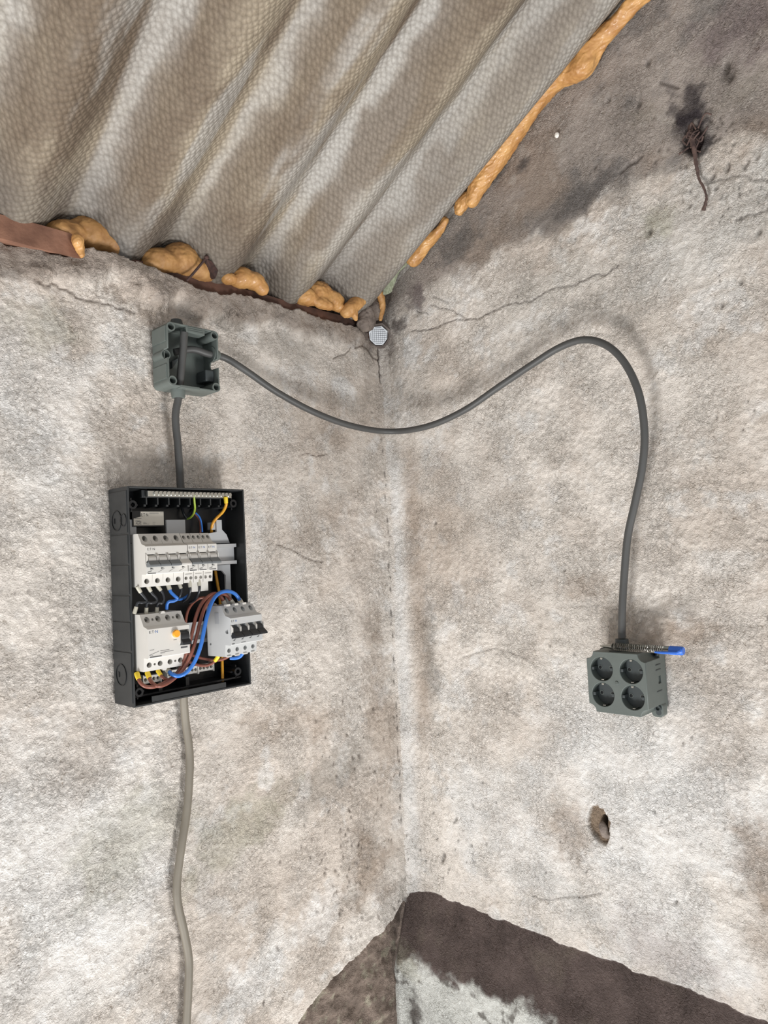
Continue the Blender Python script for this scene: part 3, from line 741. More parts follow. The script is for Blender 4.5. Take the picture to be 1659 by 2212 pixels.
# ---- daylight hole through the corner
ax = HOLE_AX; sd = np.cross(ax, [0, 0, 1.0]); sd /= np.linalg.norm(sd); up = np.cross(sd, ax)
root = thing('daylight_hole', tuple(HOLE_C + ax * -0.012), 'bright eight-sided daylight hole at the top of the corner', 'hole')
n = 8; ms = MB(); vs = []
for (t, ri) in ((-0.026, .0275), (-0.025, .0245), (0.005, .0225), (0.055, .0225), (0.055, .034), (-0.010, .034)):
    for k in range(n):
        a = 2 * pi * (k + .5) / n; jr = 1 + .05 * sin(k * 2.3 + .7)
        vs.append(ax * (t + 0.012) + (sd * cos(a) + up * sin(a)) * ri * jr)
m_ = 6
ms.add(vs, [(j * n + k, j * n + (k + 1) % n, ((j + 1) % m_) * n + (k + 1) % n, ((j + 1) % m_) * n + k) for j in range(m_) for k in range(n)])
ms.build('hole_lining', 'stone', root, smooth=False)
net = MB(); g = np.linspace(-.018, .018, 9)
for t in g:
    L_ = math.sqrt(max(.0195 ** 2 - t * t, 0))
    net.tube([ax * .060 + sd * t - up * L_, ax * .060 + sd * t + up * L_], .0004, 4)
    net.tube([ax * .060 + up * t - sd * L_, ax * .060 + up * t + sd * L_], .0004, 4)
net.build('net', 'gauze', root)

# ---- dry root hanging out of the hole in the gable
mb = MB(); rr = random.Random(12)
pc = Rp(1497, 300, .004)
path = [Rp(1490, 270, -.006), Rp(1494, 292, .006), Rp(1500, 325, .010), Rp(1505, 360, .010), Rp(1510, 385, .010), Rp(1522, 410, .012), Rp(1526, 430, .012), Rp(1519, 455, .010)]
mb.tube(spline(path, 6), list(np.interp(np.linspace(0, 1, 43), [0, .3, .6, .8, 1], [.004, .0032, .0018, .0016, .003])), 8, jitter=.35)
for k in range(16):
    c0 = pc + np.array([0, rr.uniform(-.010, .010), rr.uniform(-.016, .016)])
    c1 = c0 + np.array([rr.uniform(-.008, 0), rr.uniform(-.016, .016), rr.uniform(-.016, .016)]); c2 = c1 + np.array([rr.uniform(-.005, .003), rr.uniform(-.012, .012), rr.uniform(-.014, .010)])
    mb.tube(spline([c0, c1, c2], 4), .0013, 6)
o = mb.build('dry_root', 'root', off=pc); o.location = pc; tag(o, 'dry brown root dangling from the hole high in the gable', 'root')
pc = Rp(1203, 292, .005)
o = lumps('lime_crumb', [B(pc, (.004, .005, .006))], 'pebble', 'tiny white lime crumb stuck on the grey gable', 'crumb', vox=.001, amp=.001, seed=30)
pc = Rp(1303, 1788, -.004)
o = lumps('wood_plug', [B(pc, (.008, .0075, .012)), B(pc + np.array([0.002, -.003, -.012]), (.006, .010, .007))], 'mortar', 'broken plug in the chipped hole low on the right wall', 'plug', vox=.0016, amp=.002, seed=31)

# ================================================================ electrical: shared builders (local x right, -y out of the wall, z up)
DEV_BACK = -0.045     # plane of the mounting rails
def device_body(name, parent, wdt, half=.0405, nose=.0215, material='white', term=.042, front=.057):
    pr = [(0, -half), (0, half), (-term + .008, half), (-term - .003, nose + .003), (-front + .001, nose), (-front, nose - .001),
          (-front, -nose + .001), (-front + .001, -nose), (-term - .001, -nose), (-term + .001, -half)]
    return MB().prism(pr, 'x', 0.0004, wdt - 0.0004).build(name, material, parent, smooth=False)
def holes(cut, wdt, xs, r, half=.0405, term=.042, zt=.0325, zb=-.0325):
    for x in xs:
        cut.cyl((x, -term - .02, zt - .004), (x, -term + .014, zt + .002), r, n=18)
        cut.cyl((x, -term - .02, zb), (x, -term + .014, zb + .001), r, n=18)
def screws(parent, xs, r, term=.042, zt=.0325, zb=-.0325):
    for x in xs:
        for z in (zt - .001, zb):
            s = MB(); s.cyl((x, -term + .0135, z), (x, -term + .010, z), r * .93, n=14); s.box(x - r * .7, x + r * .7, -term + .0093, -term + .0101, z - .0004, z + .0004)
            s.build('terminal_screw', 'screw_dark', parent)
def logo(parent, x, z, size, front=.057, blue=True):
    o = text_mesh('E', size, 'brand_print', 'ink_dark', parent, (x, -front - .0001, z), sx=1.05)
    text_mesh(':T', size, 'brand_print', 'ink_dark', parent, (x + size * .62, -front - .0001, z), sx=.9)
    text_mesh('\u00b7N', size, 'brand_print', 'ink_blue' if blue else 'ink_dark', parent, (x + size * 1.42, -front - .0001, z), sx=1.1)
def slash_print(parent, x, z, front=.057):
    p = MB(); y = -front
    p.prism([(x, z - .004), (x + .0105, z + .0012), (x + .0105, z + .0016), (x, z - .0036)], 'y', y - .0002, y)
    p.prism([(x + .005, z + .0005), (x + .0098, z + .0022), (x + .005, z + .0036)], 'y', y - .0002, y)
    p.build('symbol_print', 'ink', parent, smooth=False)
def toggle_row(parent, cut, poles, mod, front=.057, z0=.0085, z1=-.0095):
    for k in range(poles):
        cut.box(k * mod + .0022, (k + 1) * mod - .0022, -front - .02, -front + .009, z1, z0)
def levers(parent, poles, mod, mats, front=.057, roller='white', black=False):
    for k in range(poles):
        x0, x1 = k * mod + .0026, (k + 1) * mod - .0026
        r = MB().cyl((x0, -front + .003, -.0005), (x1, -front + .003, -.0005), .0078, n=18); r.build('lever_hub', mats[k] if black else roller, parent)
        # lever thrown down: thick wedge that sticks out below the hub
        xa, xb = k * mod + .0004, (k + 1) * mod - .0004
        pr = [(-front - .0035, .0000), (-front - .0125, -.0070), (-front - .0130, -.0100), (-front - .0040, -.0108), (-front - .0012, -.0100), (-front - .0012, -.003)]
        MB().prism(pr, 'x', xa, xb).build('lever', mats[k], parent, bevel=.0004, smooth=False)
        # pair of guard ribs between the poles
        for xx in (k * mod + .0004, (k + 1) * mod - .0016):
            rb = [(-front + .001, .0115), (-front - .0048, .0062), (-front - .0048, -.0035), (-front + .001, -.006)]
            MB().prism(rb, 'x', xx, xx + .0012).build('guard_rib', 'white', parent, smooth=False)

MOD = 0.0177
# ---- four-pole breaker
b4 = thing('circuit_breaker', (-0.643, DEV_BACK, 0.001), 'white four-pole circuit breaker at the left of the upper rail', 'breaker')
o = device_body('body', b4, 4 * MOD)
cut = MB(); xs4 = [MOD * (k + .5) for k in range(4)]
holes(cut, 4 * MOD, xs4, .0042); toggle_row(b4, cut, 4, MOD)
for k in (1, 2, 3): cut.box(k * MOD - .0002, k * MOD + .0002, -.1, -.0415, -.05, -.0216); cut.box(k * MOD - .0002, k * MOD + .0002, -.1, -.0405, .0225, .05)
carve(o, cut); screws(b4, xs4, .0042)
levers(b4, 4, MOD, ['lever', 'lever', 'lever', 'white'])
logo(b4, .0030, .0148, .0050, blue=False)
for k in range(4): slash_print(b4, k * MOD + .0022, -.0150)
pp = MB(); pp.box(.003, .016, -.0572, -.057, -.0208, -.0194); pp.box(.003, .009, -.0572, -.057, -.0178, -.0172); pp.build('rating_print', 'ink', b4, smooth=False)
pm = MB(); pm.box(-.0001, .0005, -.014, -.002, .0265, .0278); pm.build('side_slot', 'ink_dark', b4, smooth=False)

# ---- three single breakers with neutral
def single_breaker():
    t = thing('circuit_breaker', (0, 0, 0), 'x', 'breaker', group='single breakers on the upper rail')
    o = device_body('body', t, MOD, half=.0395)
    cut = MB(); xs = [.0045, .0132]
    holes(cut, MOD, xs, .0028); toggle_row(t, cut, 1, MOD)
    carve(o, cut); screws(t, xs, .0028)
    levers(t, 1, MOD, ['lever'])
    logo(t, .0018, .0145, .0046); slash_print(t, .0022, -.0145)
    p = MB(); p.box(.0025, .015, -.0572, -.057, -.0204, -.0190); p.box(.0025, .008, -.0572, -.057, -.0176, -.0170); p.box(.003, .0145, -.0432, -.0420, -.0258, -.0255); p.build('rating_print', 'ink', t, smooth=False)
    return t
def copy_tree(o, parent=None):
    c = o.copy(); COL.objects.link(c); c.parent = parent
    for ch in list(o.children): copy_tree(ch, c)
    return c
s0 = single_breaker()
sl = ['single breaker touching the four-pole breaker on the upper rail', 'middle one of the three single breakers on the upper rail', 'rightmost single breaker next to the bare rail end']
for k in range(3):
    t = s0 if k == 0 else copy_tree(s0)
    t.location = (-0.643 + 4 * MOD + k * MOD + .0004, DEV_BACK, 0.0015); t['label'] = sl[k]

# ---- residual current device
rc = thing('residual_current_device', (-0.644, DEV_BACK, -0.1235), 'wide white residual current device with orange test button, lower left', 'breaker')
RW = .0705
o = device_body('body', rc, RW, half=.0425, nose=.0222)
cut = MB(); xr = [.0095, .0275, .0440, .0620]
for x in xr:
    cut.cyl((x, -.065, .0300), (x, -.030, .0355), .0042, n=18); cut.cyl((x, -.065, -.034), (x, -.030, -.033), .0042, n=18)
for x in (.0185, .053):
    cut.cyl((x, -.065, .0300), (x, -.034, .0345), .0019, n=12); cut.cyl((x, -.065, -.034), (x, -.034, -.033), .0019, n=12)
cut.box(.0530, .0690, -.08, -.047, -.0085, .0150)
carve(o, cut); screws(rc, xr, .0042)
logo(rc, .0025, .0150, .0058)
MB().pipe((.0455, -.0568, .0105), (.0455, -.0588, .0105), .0066, .0056, 24).build('button_collar', 'white', rc)
o = MB().cyl((.0455, -.055, .0105), (.0455, -.0632, .0105), .0056, n=24).build('test_button', 'orange', rc, bevel=.0006); o['label'] = 'orange round test button'
MB().cyl((.0540, -.053, .0040), (.0680, -.053, .0040), .0085, n=20).build('lever_hub', 'lever_dark', rc)
pr = [(-.0595, .0020), (-.0655, -.0042), (-.0665, -.0078), (-.0585, -.0085), (-.055, -.006)]
o = MB().prism(pr, 'x', .0535, .0685).build('lever', 'lever_dark', rc, bevel=.0006, smooth=False); o['label'] = 'black rocker lever'
for x in (.0522, .0686): MB().prism([(-.0565, .0155), (-.0595, .011), (-.0595, -.003), (-.0565, -.0085)], 'x', x, x + .0012).build('guard_rib', 'white', rc, smooth=False)
p = MB(); p.box(.0545, .0660, -.0572, -.0569, -.0133, -.0108); p.build('state_window', 'ink', rc, smooth=False)
p = MB(); y = -.057
for (a, b, c, d) in [(.003, .010, -.0098, -.0093), (.020, .035, -.0128, -.0122), (.020, .042, -.0150, -.0145), (.003, .008, -.0178, -.0174), (.003, .022, -.0208, -.0192), (.0425, .0480, .0008, .0014), (.020, .028, -.0165, -.0161)]: p.box(a, b, y - .0002, y, c, d)
p.prism([(.002, -.0172), (.018, -.0128), (.018, -.0124), (.002, -.0167)], 'y', y - .0002, y)
p.build('rating_print', 'ink', rc, smooth=False)
for z, s in ((.0425, 1), (-.0425, -1)):
    m = MB(); m.prism([(.031, z - .001 * s), (.0395, z - .001 * s), (.0375, z + .0026 * s), (.033, z + .0026 * s)], 'y', -.041, -.036); m.build('clip_tab', 'white', rc, smooth=False)

# ---- main switch, unclipped and hanging a little askew in front of the lower rail
ms_ = thing('main_switch', (-0.5150, -0.0584, -0.1205), 'grey-white four-pole main switch with black levers, tilted forward', 'switch', rz=radians(8))
o = device_body('body', ms_, .0705, half=.0410, nose=.0222, material='white_grey')
MS = .0705 / 4; xm = [MS * (k + .5) for k in range(4)]
cut = MB(); holes(cut, .0705, xm, .0039); toggle_row(ms_, cut, 4, MS, z0=.0105, z1=-.0115)
cut.cyl((-.002, -.048, 0), (.003, -.048, 0), .0040, n=18)
cut.cyl((-.002, -.007, -.0215), (.003, -.007, -.0215), .0022, n=12)
carve(o, cut); screws(ms_, xm, .0039)
levers(ms_, 4, MS, ['lever_dark'] * 4, black=True)
logo(ms_, .0020, .0150, .0048)
for k in range(4):
    p = MB(); x = k * MS + .004; p.prism([(x, -.0150), (x + .0060, -.0123), (x + .0068, -.0126), (x + .0035, -.0148), (x + .006, -.0155)], 'y', -.0572, -.057); p.build('symbol_print', 'ink', ms_, smooth=False)
    m = MB(); m.box(k * MS + .0045, k * MS + .0125, -.0445, -.0385, .0400, .0432); m.build('clip_tab', 'white', ms_, smooth=False)
    m = MB(); m.box(k * MS + .0045, k * MS + .0125, -.0435, -.0395, -.0424, -.0405); m.build('clip_tab', 'white', ms_, smooth=False)
p = MB(); p.box(.002, .0075, -.0572, -.057, -.0206, -.0192); p.box(.022, .032, -.0572, -.057, -.0200, -.0193); p.build('rating_print', 'ink', ms_, smooth=False)
MB().prism([(-.030, .012), (-.020, .012), (-.020, .030), (-.030, .030)], 'x', -.0002, .0002).build('side_sticker', 'frame', ms_, smooth=False)

# ---- distribution board (open plastic enclosure)
BX, BZ, BW, BH, BD = -0.650, -0.2205, 0.2140, 0.3365, 0.0655
db = thing('distribution_board', (BX, 0, BZ), 'open black plastic fuse board on the left wall without its cover', 'fuse board')
MB().box(.002, BW - .002, -.011, -.003, .002, BH - .002).build('back_plate', 'black_in', db, smooth=False)
t_ = .0028
side = MB().box(0, t_, -BD, -.002, 0, BH).build('side_panel', 'black', db, bevel=.0008, smooth=False)
rw = MB(); rw.box(BW - t_, BW, -BD, -.002, 0, BH)
for k in range(7): rw.box(BW - .0002, BW + .0012, -BD + .004, -.004, .018 + k * .046, .040 + k * .046)
rw.build('side_panel', 'black', db, bevel=.0006, smooth=False)
tp = MB(); tp.box(t_, BW - t_, -BD, -.002, BH - t_, BH); tp.build('top_panel', 'black', db, bevel=.0006, smooth=False)
bt = MB(); bt.box(t_, BW - t_, -BD, -.002, 0, t_); bt.box(.030, BW - .050, -BD + .001, -BD + .004, t_, .012); bt.build('bottom_panel', 'black', db, bevel=.0006, smooth=False)
# pressed panel lines, knock-outs on the visible left side
for z0, z1 in ((.006, .082), (.085, .128), (.131, .168), (.171, .215), (.218, .262), (.265, .330)):
    MB().box(-.0012, .0004, -BD + .003, -.006, z0, z1).build('side_rib', 'black', db, bevel=.0004, smooth=False)
for zc, r in ((.285, .016), (.047, .017)):
    k = MB().pipe((-.0022, -.030, zc), (-.001, -.030, zc), r, r - .0013, 28); k.box(-.0022, -.001, -.024, -.020, zc - .004, zc + .004); k.build('knockout', 'black_in', db)
k = MB().pipe((-.0022, -.052, .285), (-.001, -.052, .285), .010, .0088, 24); k.build('knockout', 'black_in', db)
# corner screw towers and comb of ribs along the top
for (x, z) in ((.013, BH - .028), (BW - .016, BH - .024), (.014, .020), (BW - .020, .024)):
    m = MB(); m.pipe((x, -.011, z), (x, -.056, z), .0070, .0036, 16); m.box(x - .011, x + .011, -.050, -.011, z - .0012, z + .0012); m.box(x - .0012, x + .0012, -.050, -.011, z - .011, z + .011)
    m.build('screw_tower', 'black_in', db)
for k in range(8):
    m = MB(); x = .038 + k * .0195; m.box(x, x + .0022, -.050, -.011, BH - .030, BH - .003); m.box(x - .004, x + .0022, -.050, -.047, BH - .030, BH - .027); m.build('comb_rib', 'black', db, smooth=False)
m = MB(); m.box(.030, BW - .030, -.052, -.046, BH - .016, BH - .004); m.build('bar_holder', 'black', db, bevel=.0006, smooth=False)
m = MB(); m.box(.010, BW - .010, -.050, -.011, .012, .0145); m.build('cross_rib', 'black_in', db, smooth=False)
for x in (.052, .100): MB().box(x, x + .006, -.046, -.011, .012, .028).build('comb_rib', 'black_in', db, smooth=False)
# two rails on a pale support frame
def rail(z, x0=.012, x1=BW - .006):
    pr = [(-.0368, z - .0175), (-.0368, z - .0125), (-.0375, z - .0125), (-.0375, z - .0125), (-.0300, z - .0120), (-.0300, z + .0120), (-.0375, z + .0125), (-.0375, z + .0175), (-.0385, z + .0175), (-.0385, z + .0118),
          (-.0310, z + .0112), (-.0310, z - .0112), (-.0385, z - .0118), (-.0385, z - .0175)]
    pr = [(a - .0065, b) for a, b in pr]
    MB().prism(pr, 'x', x0, x1).build('mounting_rail', 'rail', db, smooth=False)
ZU, ZL = .2255, .098
rail(ZU); rail(ZL, .012, BW - .012)
zc = ZU
fr = MB(); fr.prism([(.150, zc + .019), (BW - .014, zc + .019), (BW - .020, zc + .034), (BW - .029, zc + .043), (BW - .029, zc + .060), (BW - .040, zc + .060), (BW - .040, zc + .039), (.150, zc + .036)], 'y', -.038, -.033)
fr.box(BW - .047, BW - .038, -.034, -.020, zc + .043, zc + .056)
fr.build('support_frame', 'frame', db, bevel=.0005, smooth=False)
fr = MB(); fr.prism([(.150, zc - .018), (BW - .015, zc - .018), (BW - .015, zc - .115), (BW - .025, zc - .115), (BW - .025, zc - .036), (BW - .032, zc - .028), (.150, zc - .026)], 'y', -.038, -.033); fr.build('support_frame', 'frame', db, bevel=.0005, smooth=False)
fr = MB(); fr.prism([(.008, zc + .030), (.008, zc + .050), (.010, zc + .061), (.026, zc + .061), (.026, zc + .030)], 'y', -.040, -.034); fr.build('support_frame', 'frame', db, bevel=.0005, smooth=False)
fr = MB(); fr.box(.075, .109, -.046, -.042, zc + .030, zc + .060); fr.build('shutter_tab', 'frame', db, bevel=.0005, smooth=False)
fr = MB(); fr.box(.0925, .1250, -.083, -.079, zc - .058, zc - .034); fr.build('shutter_tab', 'white', db, bevel=.0005, smooth=False)
# rating sticker
st = MB(); xs_, zs_ = .012, zc + .062
a, b = Lp(289, 1131, .042), Lp(353, 1100, .042)
sx0, sx1, sz0, sz1 = a[0] - BX, b[0] - BX, a[2] - BZ - .003, b[2] - BZ - .004
sy = -.0420
st.prism([(sx0, sz0), (sx1, sz0), (sx1, sz1), (sx0 + .012, sz1), (sx0 + .012, sz1 - .008), (sx0, sz1 - .011)], 'y', sy, sy + .0004)
MB().box(sx0 - .002, sx1 + .002, sy + .0005, -.012, sz0 - .002, sz1 + .001).build('sticker_plinth', 'black_in', db, smooth=False)
lab = st.build('sticker', 'paper', db, smooth=False); lab['label'] = 'white rating sticker with CE mark'
text_mesh('E:T\u00b7N', .0068, 'sticker_print', 'ink_dark', lab, (sx0 + .0125, sy - .0001, sz1 - .0075), sx=.78)
text_mesh('CE', .0068, 'sticker_print', 'ink', lab, (sx0 + .004, sy - .0001, sz0 + .0015), sx=1.1)
p = MB()
for (q0, q1, w0, w1) in [(.027, .043, .0015, .0019), (.027, .043, .0032, .0036), (.045, .052, .0015, .0019), (.002, .013, .0105, .0112), (.003, .011, .0135, .0139), (.003, .011, .0152, .0156), (.003, .010, .0190, .0194)]: p.box(sx0 + q0, sx0 + q1, sy - .0002, sy, sz1 - w1, sz1 - w0)
for (q0, q1, w0, w1) in [(.016, .020, .0048, .0052), (.016, .022, .0032, .0036), (.016, .026, .0018, .0022), (.032, .037, .0048, .0052), (.032, .036, .0018, .0022)]: p.box(sx0 + q0, sx0 + q1, sy - .0002, sy, sz0 + w0, sz0 + w1)
p.build('sticker_print', 'ink', lab, smooth=False)

# ---- earth terminal bar across the top
xa, xb = Lp(317, 1067, .058)[0], Lp(498, 1068, .058)[0]
eb = thing('earth_terminal_bar', (xa, -.058, .1055), 'nickel earth terminal bar with a row of screws across the board top', 'terminal bar')
W_ = xb - xa
MB().box(0, W_, -.0030, .0045, -.0046, .0046).build('bar', 'metal', eb, bevel=.0006, smooth=False)
for k in range(20):
    x = .013 + k * (W_ - .018) / 19
    s = MB(); s.cyl((x, -.0028, .0006), (x, -.0062, .0006), .0036, .0032, n=14); s.box(x - .0026, x + .0026, -.0067, -.0060, .0002, .0011); s.build('bar_screw', 'metal', eb)

# ---- neutral terminal blocks at the board foot
def term_block(px0, py0, px1, py1, nh, label, d=.040):
    a, b = Lp(px0, py0, d), Lp(px1, py1, d); L_ = b[0] - a[0]; zc_ = (a[2] + b[2]) / 2
    t = thing('terminal_block', (a[0], -d + .012, zc_ - .0055), label, 'terminal block')
    o = MB().box(0, L_, -.012, 0, 0, .0115).build('body', 'white', t, smooth=False)
    cut = MB(); xs = [L_ * (k + .5) / nh for k in range(nh)]
    for x in xs: cut.cyl((x, -.02, .0058), (x, -.003, .0058), min(.0036, L_ / nh * .42), n=16)
    carve(o, cut)
    for x in xs: MB().cyl((x, -.0032, .0058), (x, -.0060, .0058), .0026, n=12).build('terminal_screw', 'screw_dark', t)
    for x in (-.0012, L_): MB().box(x, x + .0012, -.014, .002, -.002, .0135).build('end_plate', 'white', t, smooth=False)
    return t
term_block(310, 1471, 346, 1463, 4, 'white terminal block under the residual current device')
term_block(362, 1458, 390, 1453, 3, 'white terminal block behind the brown wires at the board foot')
term_block(398, 1451, 426, 1446, 4, 'white terminal block left of the last one at the board foot')
term_block(429, 1445, 460, 1439, 4, 'rightmost white terminal block under the main switch')

# ---- wires
def wire(name, material, label, pts, r, ferr0=None, ferr1=None, group=None):
    P_ = [Lp(*p) for p in pts]; c = P_[0]
    t = thing(name, tuple(c), label, 'wire', group=group)
    s = spline(P_, 7)
    MB().tube(s, r, 10).build('conductor', material, t, off=c, angle=60)
    for f, i, j in ((ferr0, 0, 1), (ferr1, -1, -2)):
        if f:
            v = np.array(s[i]) - np.array(s[j * 2]); v /= np.linalg.norm(v); p = np.array(s[i])
            m = MB(); m.tube([p - v * .004, p + v * .0045, p + v * .007], [r * 1.3, r * 1.42, r * 1.3], 14); m.build('ferrule', f, t, off=c)
    return t
wire('brown_wire', 'brown', 'brown wire from the leftmost yellow ferrule under the residual device',
     [(298, 1462, .074), (303, 1474, .080), (315, 1483, .086), (335, 1483, .088), (362, 1471, .082), (383, 1453, .080), (397, 1428, .086), (407, 1398, .092), (416, 1362, .092), (424, 1330, .088), (436, 1303, .084), (452, 1287, .082), (466, 1282, .080), (478, 1290, .078), (484, 1302, .078)], .0029, 'ferrule_y', 'ferrule_g')
wire('brown_wire', 'brown', 'brown wire from the second yellow ferrule, running nearest the blue one',
     [(321, 1460, .074), (327, 1473, .082), (340, 1482, .090), (358, 1478, .090), (378, 1464, .086), (398, 1443, .090), (413, 1413, .096), (424, 1378, .096), (432, 1345, .094), (441, 1315, .088), (455, 1293, .084), (470, 1283, .082), (488, 1285, .080), (500, 1299, .078)], .0029, 'ferrule_y', 'ferrule_g')
wire('brown_wire', 'brown', 'brown wire from the third yellow ferrule curving behind the others',
     [(345, 1455, .074), (352, 1464, .080), (366, 1468, .080), (382, 1459, .072), (394, 1435, .060), (399, 1400, .052), (400, 1360, .050), (404, 1325, .050), (415, 1304, .050), (432, 1292, .052), (448, 1293, .058), (460, 1303, .066), (466, 1309, .072)], .0024, 'ferrule_y', 'ferrule_g')
wire('blue_wire', 'blue', 'thick blue wire looping over from residual device to main switch top',
     [(364, 1449, .076), (371, 1456, .086), (386, 1460, .094), (403, 1452, .098), (420, 1430, .102), (433, 1397, .106), (441, 1360, .106), (448, 1328, .104), (459, 1298, .098), (473, 1282, .094), (490, 1277, .090), (505, 1281, .086), (514, 1290, .084), (519, 1299, .082)], .0031, 'ferrule_g', 'ferrule_g')
wire('brown_wire', 'brown', 'upper brown wire bending into the main switch bottom',
     [(402, 1410, .040), (420, 1417, .048), (440, 1423, .056), (460, 1426, .062), (478, 1425, .070), (492, 1419, .078), (500, 1411, .082)], .0024)
wire('brown_wire', 'brown', 'lower brown wire ending in the yellow ferrule under the main switch',
     [(396, 1424, .040), (412, 1431, .050), (430, 1437, .058), (448, 1437, .064), (461, 1431, .070), (467, 1424, .074)], .0024, None, 'ferrule_y')
wire('blue_wire', 'blue', 'short blue wire peeking out below the main switch',
     [(497, 1422, .070), (508, 1422, .076), (518, 1419, .080), (525, 1411, .084)], .0028)
wire('earth_wire', 'earth', 'yellow-orange earth wire from the right end of the terminal bar downwards',
     [(488, 1082, .062), (488, 1092, .060), (481, 1106, .050), (468, 1119, .040), (460, 1130, .036), (457, 1146, .030), (459, 1180, .022), (464, 1225, .022), (470, 1262, .022), (474, 1285, .024), (478, 1340, .026), (479, 1400, .030), (480, 1440, .036), (481, 1472, .040)], .0026, 'ferrule_y')
wire('earth_wire', 'green', 'thin green and yellow wire hanging from the terminal bar centre',
     [(419, 1070, .060), (420, 1084, .056), (421, 1098, .050), (418, 1110, .040), (411, 1118, .030), (404, 1121, .022)], .0018)
wire('brown_wire', 'brown', 'thin brown wire dropping into the top of the single breakers',
     [(420, 1108, .020), (428, 1118, .022), (432, 1130, .024), (433, 1150, .028)], .0017)
wire('blue_wire', 'blue', 'thin blue wire dropping into the top of the single breakers',
     [(423, 1108, .024), (431, 1117, .028), (435, 1130, .030), (437, 1149, .034)], .0015)
wire('black_wire', 'blackw', 'looped black sheath at the board top behind the green wire', [(392, 1096, .016), (398, 1112, .022), (405, 1120, .022), (414, 1112, .018), (418, 1098, .014)], .0022)
wire('blue_wire', 'blue', 'blue wire kinking from the four-pole breaker to the residual device', [(365, 1269, .078), (369, 1279, .080), (378, 1288, .082), (383, 1293, .082), (376, 1298, .080), (365, 1300, .078), (361, 1306, .076), (360, 1316, .074)], .0026, 'ferrule_g')
wire('blue_wire', 'blue', 'short blue wire running right behind the black breaker wires', [(383, 1295, .060), (392, 1294, .058), (401, 1290, .056), (409, 1284, .054)], .0022)
for k, (lab_, pts) in enumerate([
    ('leftmost black wire under the four-pole breaker', [(301, 1275, .076), (306, 1283, .076), (314, 1293, .076), (316, 1299, .076), (306, 1302, .076), (298, 1302, .074), (293, 1316, .072)]),
    ('second black wire under the four-pole breaker', [(323, 1273, .076), (329, 1283, .076), (338, 1293, .076), (337, 1300, .076), (327, 1303, .076), (318, 1303, .074), (316, 1318, .072)]),
    ('third black wire under the four-pole breaker', [(344, 1271, .076), (351, 1281, .076), (354, 1294, .076), (350, 1303, .076), (341, 1304, .074), (339, 1317, .072)]),
    ('black wire at the right pole of the four-pole breaker', [(389, 1266, .076), (392, 1276, .076), (388, 1288, .074), (382, 1296, .066), (372, 1300, .056)]),
    ('left black wire below the single breakers', [(410, 1263, .084), (411, 1274, .084), (409, 1284, .080), (404, 1293, .070), (396, 1299, .056)]),
    ('right black wire below the single breakers', [(430, 1260, .084), (431, 1271, .084), (428, 1284, .080), (421, 1296, .070), (410, 1302, .056)])]):
    wire('black_wire', 'blackw', lab_, pts, .0022, 'ferrule_g', 'ferrule_g' if k < 3 else None)

# ---- junction box, open, on the left wall
JX0, JX1, JZ0, JZ1, JD = -0.5665, -0.4680, 0.286, 0.393, 0.052
jb = thing('junction_box', (JX0, 0, JZ0), 'open grey junction box above the black fuse board', 'junction box')
JW, JH = JX1 - JX0, JZ1 - JZ0; c_ = .010
def rounded(x0, x1, z0, z1, r, n=5):
    out = []
    for (cx, cz, a0) in ((x1 - r, z1 - r, 0), (x0 + r, z1 - r, pi / 2), (x0 + r, z0 + r, pi), (x1 - r, z0 + r, 3 * pi / 2)):
        out += [(cx + r * cos(a0 + pi / 2 * k / n), cz + r * sin(a0 + pi / 2 * k / n)) for k in range(n + 1)]
    return out
o = MB().prism(rounded(0, JW, 0, JH, .008), 'y', -JD, -.003).build('body', 'grey_box', jb, smooth=False)
c1 = MB().prism(rounded(.0026, JW - .0026, .0026, JH - .0026, .006), 'y', -JD - .01, -.007)
nz_ = [(-JD - .01, .043), (-JD - .01, .058), (-JD + .018, .058)] + [(-JD + .018 + .0075 * sin(pi * k / 10), .0505 + .0075 * cos(pi * k / 10)) for k in range(1, 10)] + [(-JD + .018, .043)]
c2 = MB().prism(nz_, 'x', JW - .006, JW + .01)                                   # notch in the right side
c3 = MB().box(-.01, .0055, -JD - .01, -JD + .012, .0465, .0615)                  # slot in the left side
carve(o, [c1, c2, c3], bevel=.0005)
for (x, z) in ((.0075, .0085), (JW - .0075, .0075), (.0075, JH - .0085), (JW - .0075, JH - .0085)):
    MB().pipe((x, -.007, z), (x, -JD - .001, z), .0078, .0055, 20).build('screw_boss', 'grey_box', jb)
# moulded slot in the left flank
o = MB(); o.box(-.0020, .0006, -.049, -.006, .074, .100); o.build('side_rib', 'grey_box', jb, bevel=.0005, smooth=False)
o = MB(); o.box(-.0020, .0006, -.049, -.006, .012, .036); o.build('side_rib', 'grey_box', jb, bevel=.0005, smooth=False)
MB().pipe((.004, -JD + .012, .054), (.004, -.010, .054), .0085, .0068, 20).build('mounting_eye', 'grey_box', jb)
m = MB(); m.cyl((.004, -.012, .054), (.004, -.016, .054), .0045, n=14); m.build('mounting_screw', 'metal', jb)
# inner moulding blocks
MB().box(.036, .072, -JD - .0002, -JD + .020, JH - .012, JH - .0026).build('inner_rib', 'grey_box', jb, bevel=.0006, smooth=False)
for k in range(3): MB().box(.040, .068, -JD - .0012, -JD + .001, JH - .0040 - k * .0032, JH - .0024 - k * .0032).build('inner_rib', 'grey_box', jb, smooth=False)
m = MB().prism([(.030, .052), (.046, .062), (.030, .040)], 'y', -.014, -.007); m.build('inner_rib', 'grey_dark', jb, smooth=False)
MB().box(JW - .020, JW - .0026, -.040, -.010, .020, .040).build('inner_rib', 'grey_dark', jb, bevel=.002, smooth=False)
m = MB(); m.box(.022, .058, -JD - .001, -JD + .012, -.0015, .003); m.build('lip', 'grey_box', jb, bevel=.0006, smooth=False)
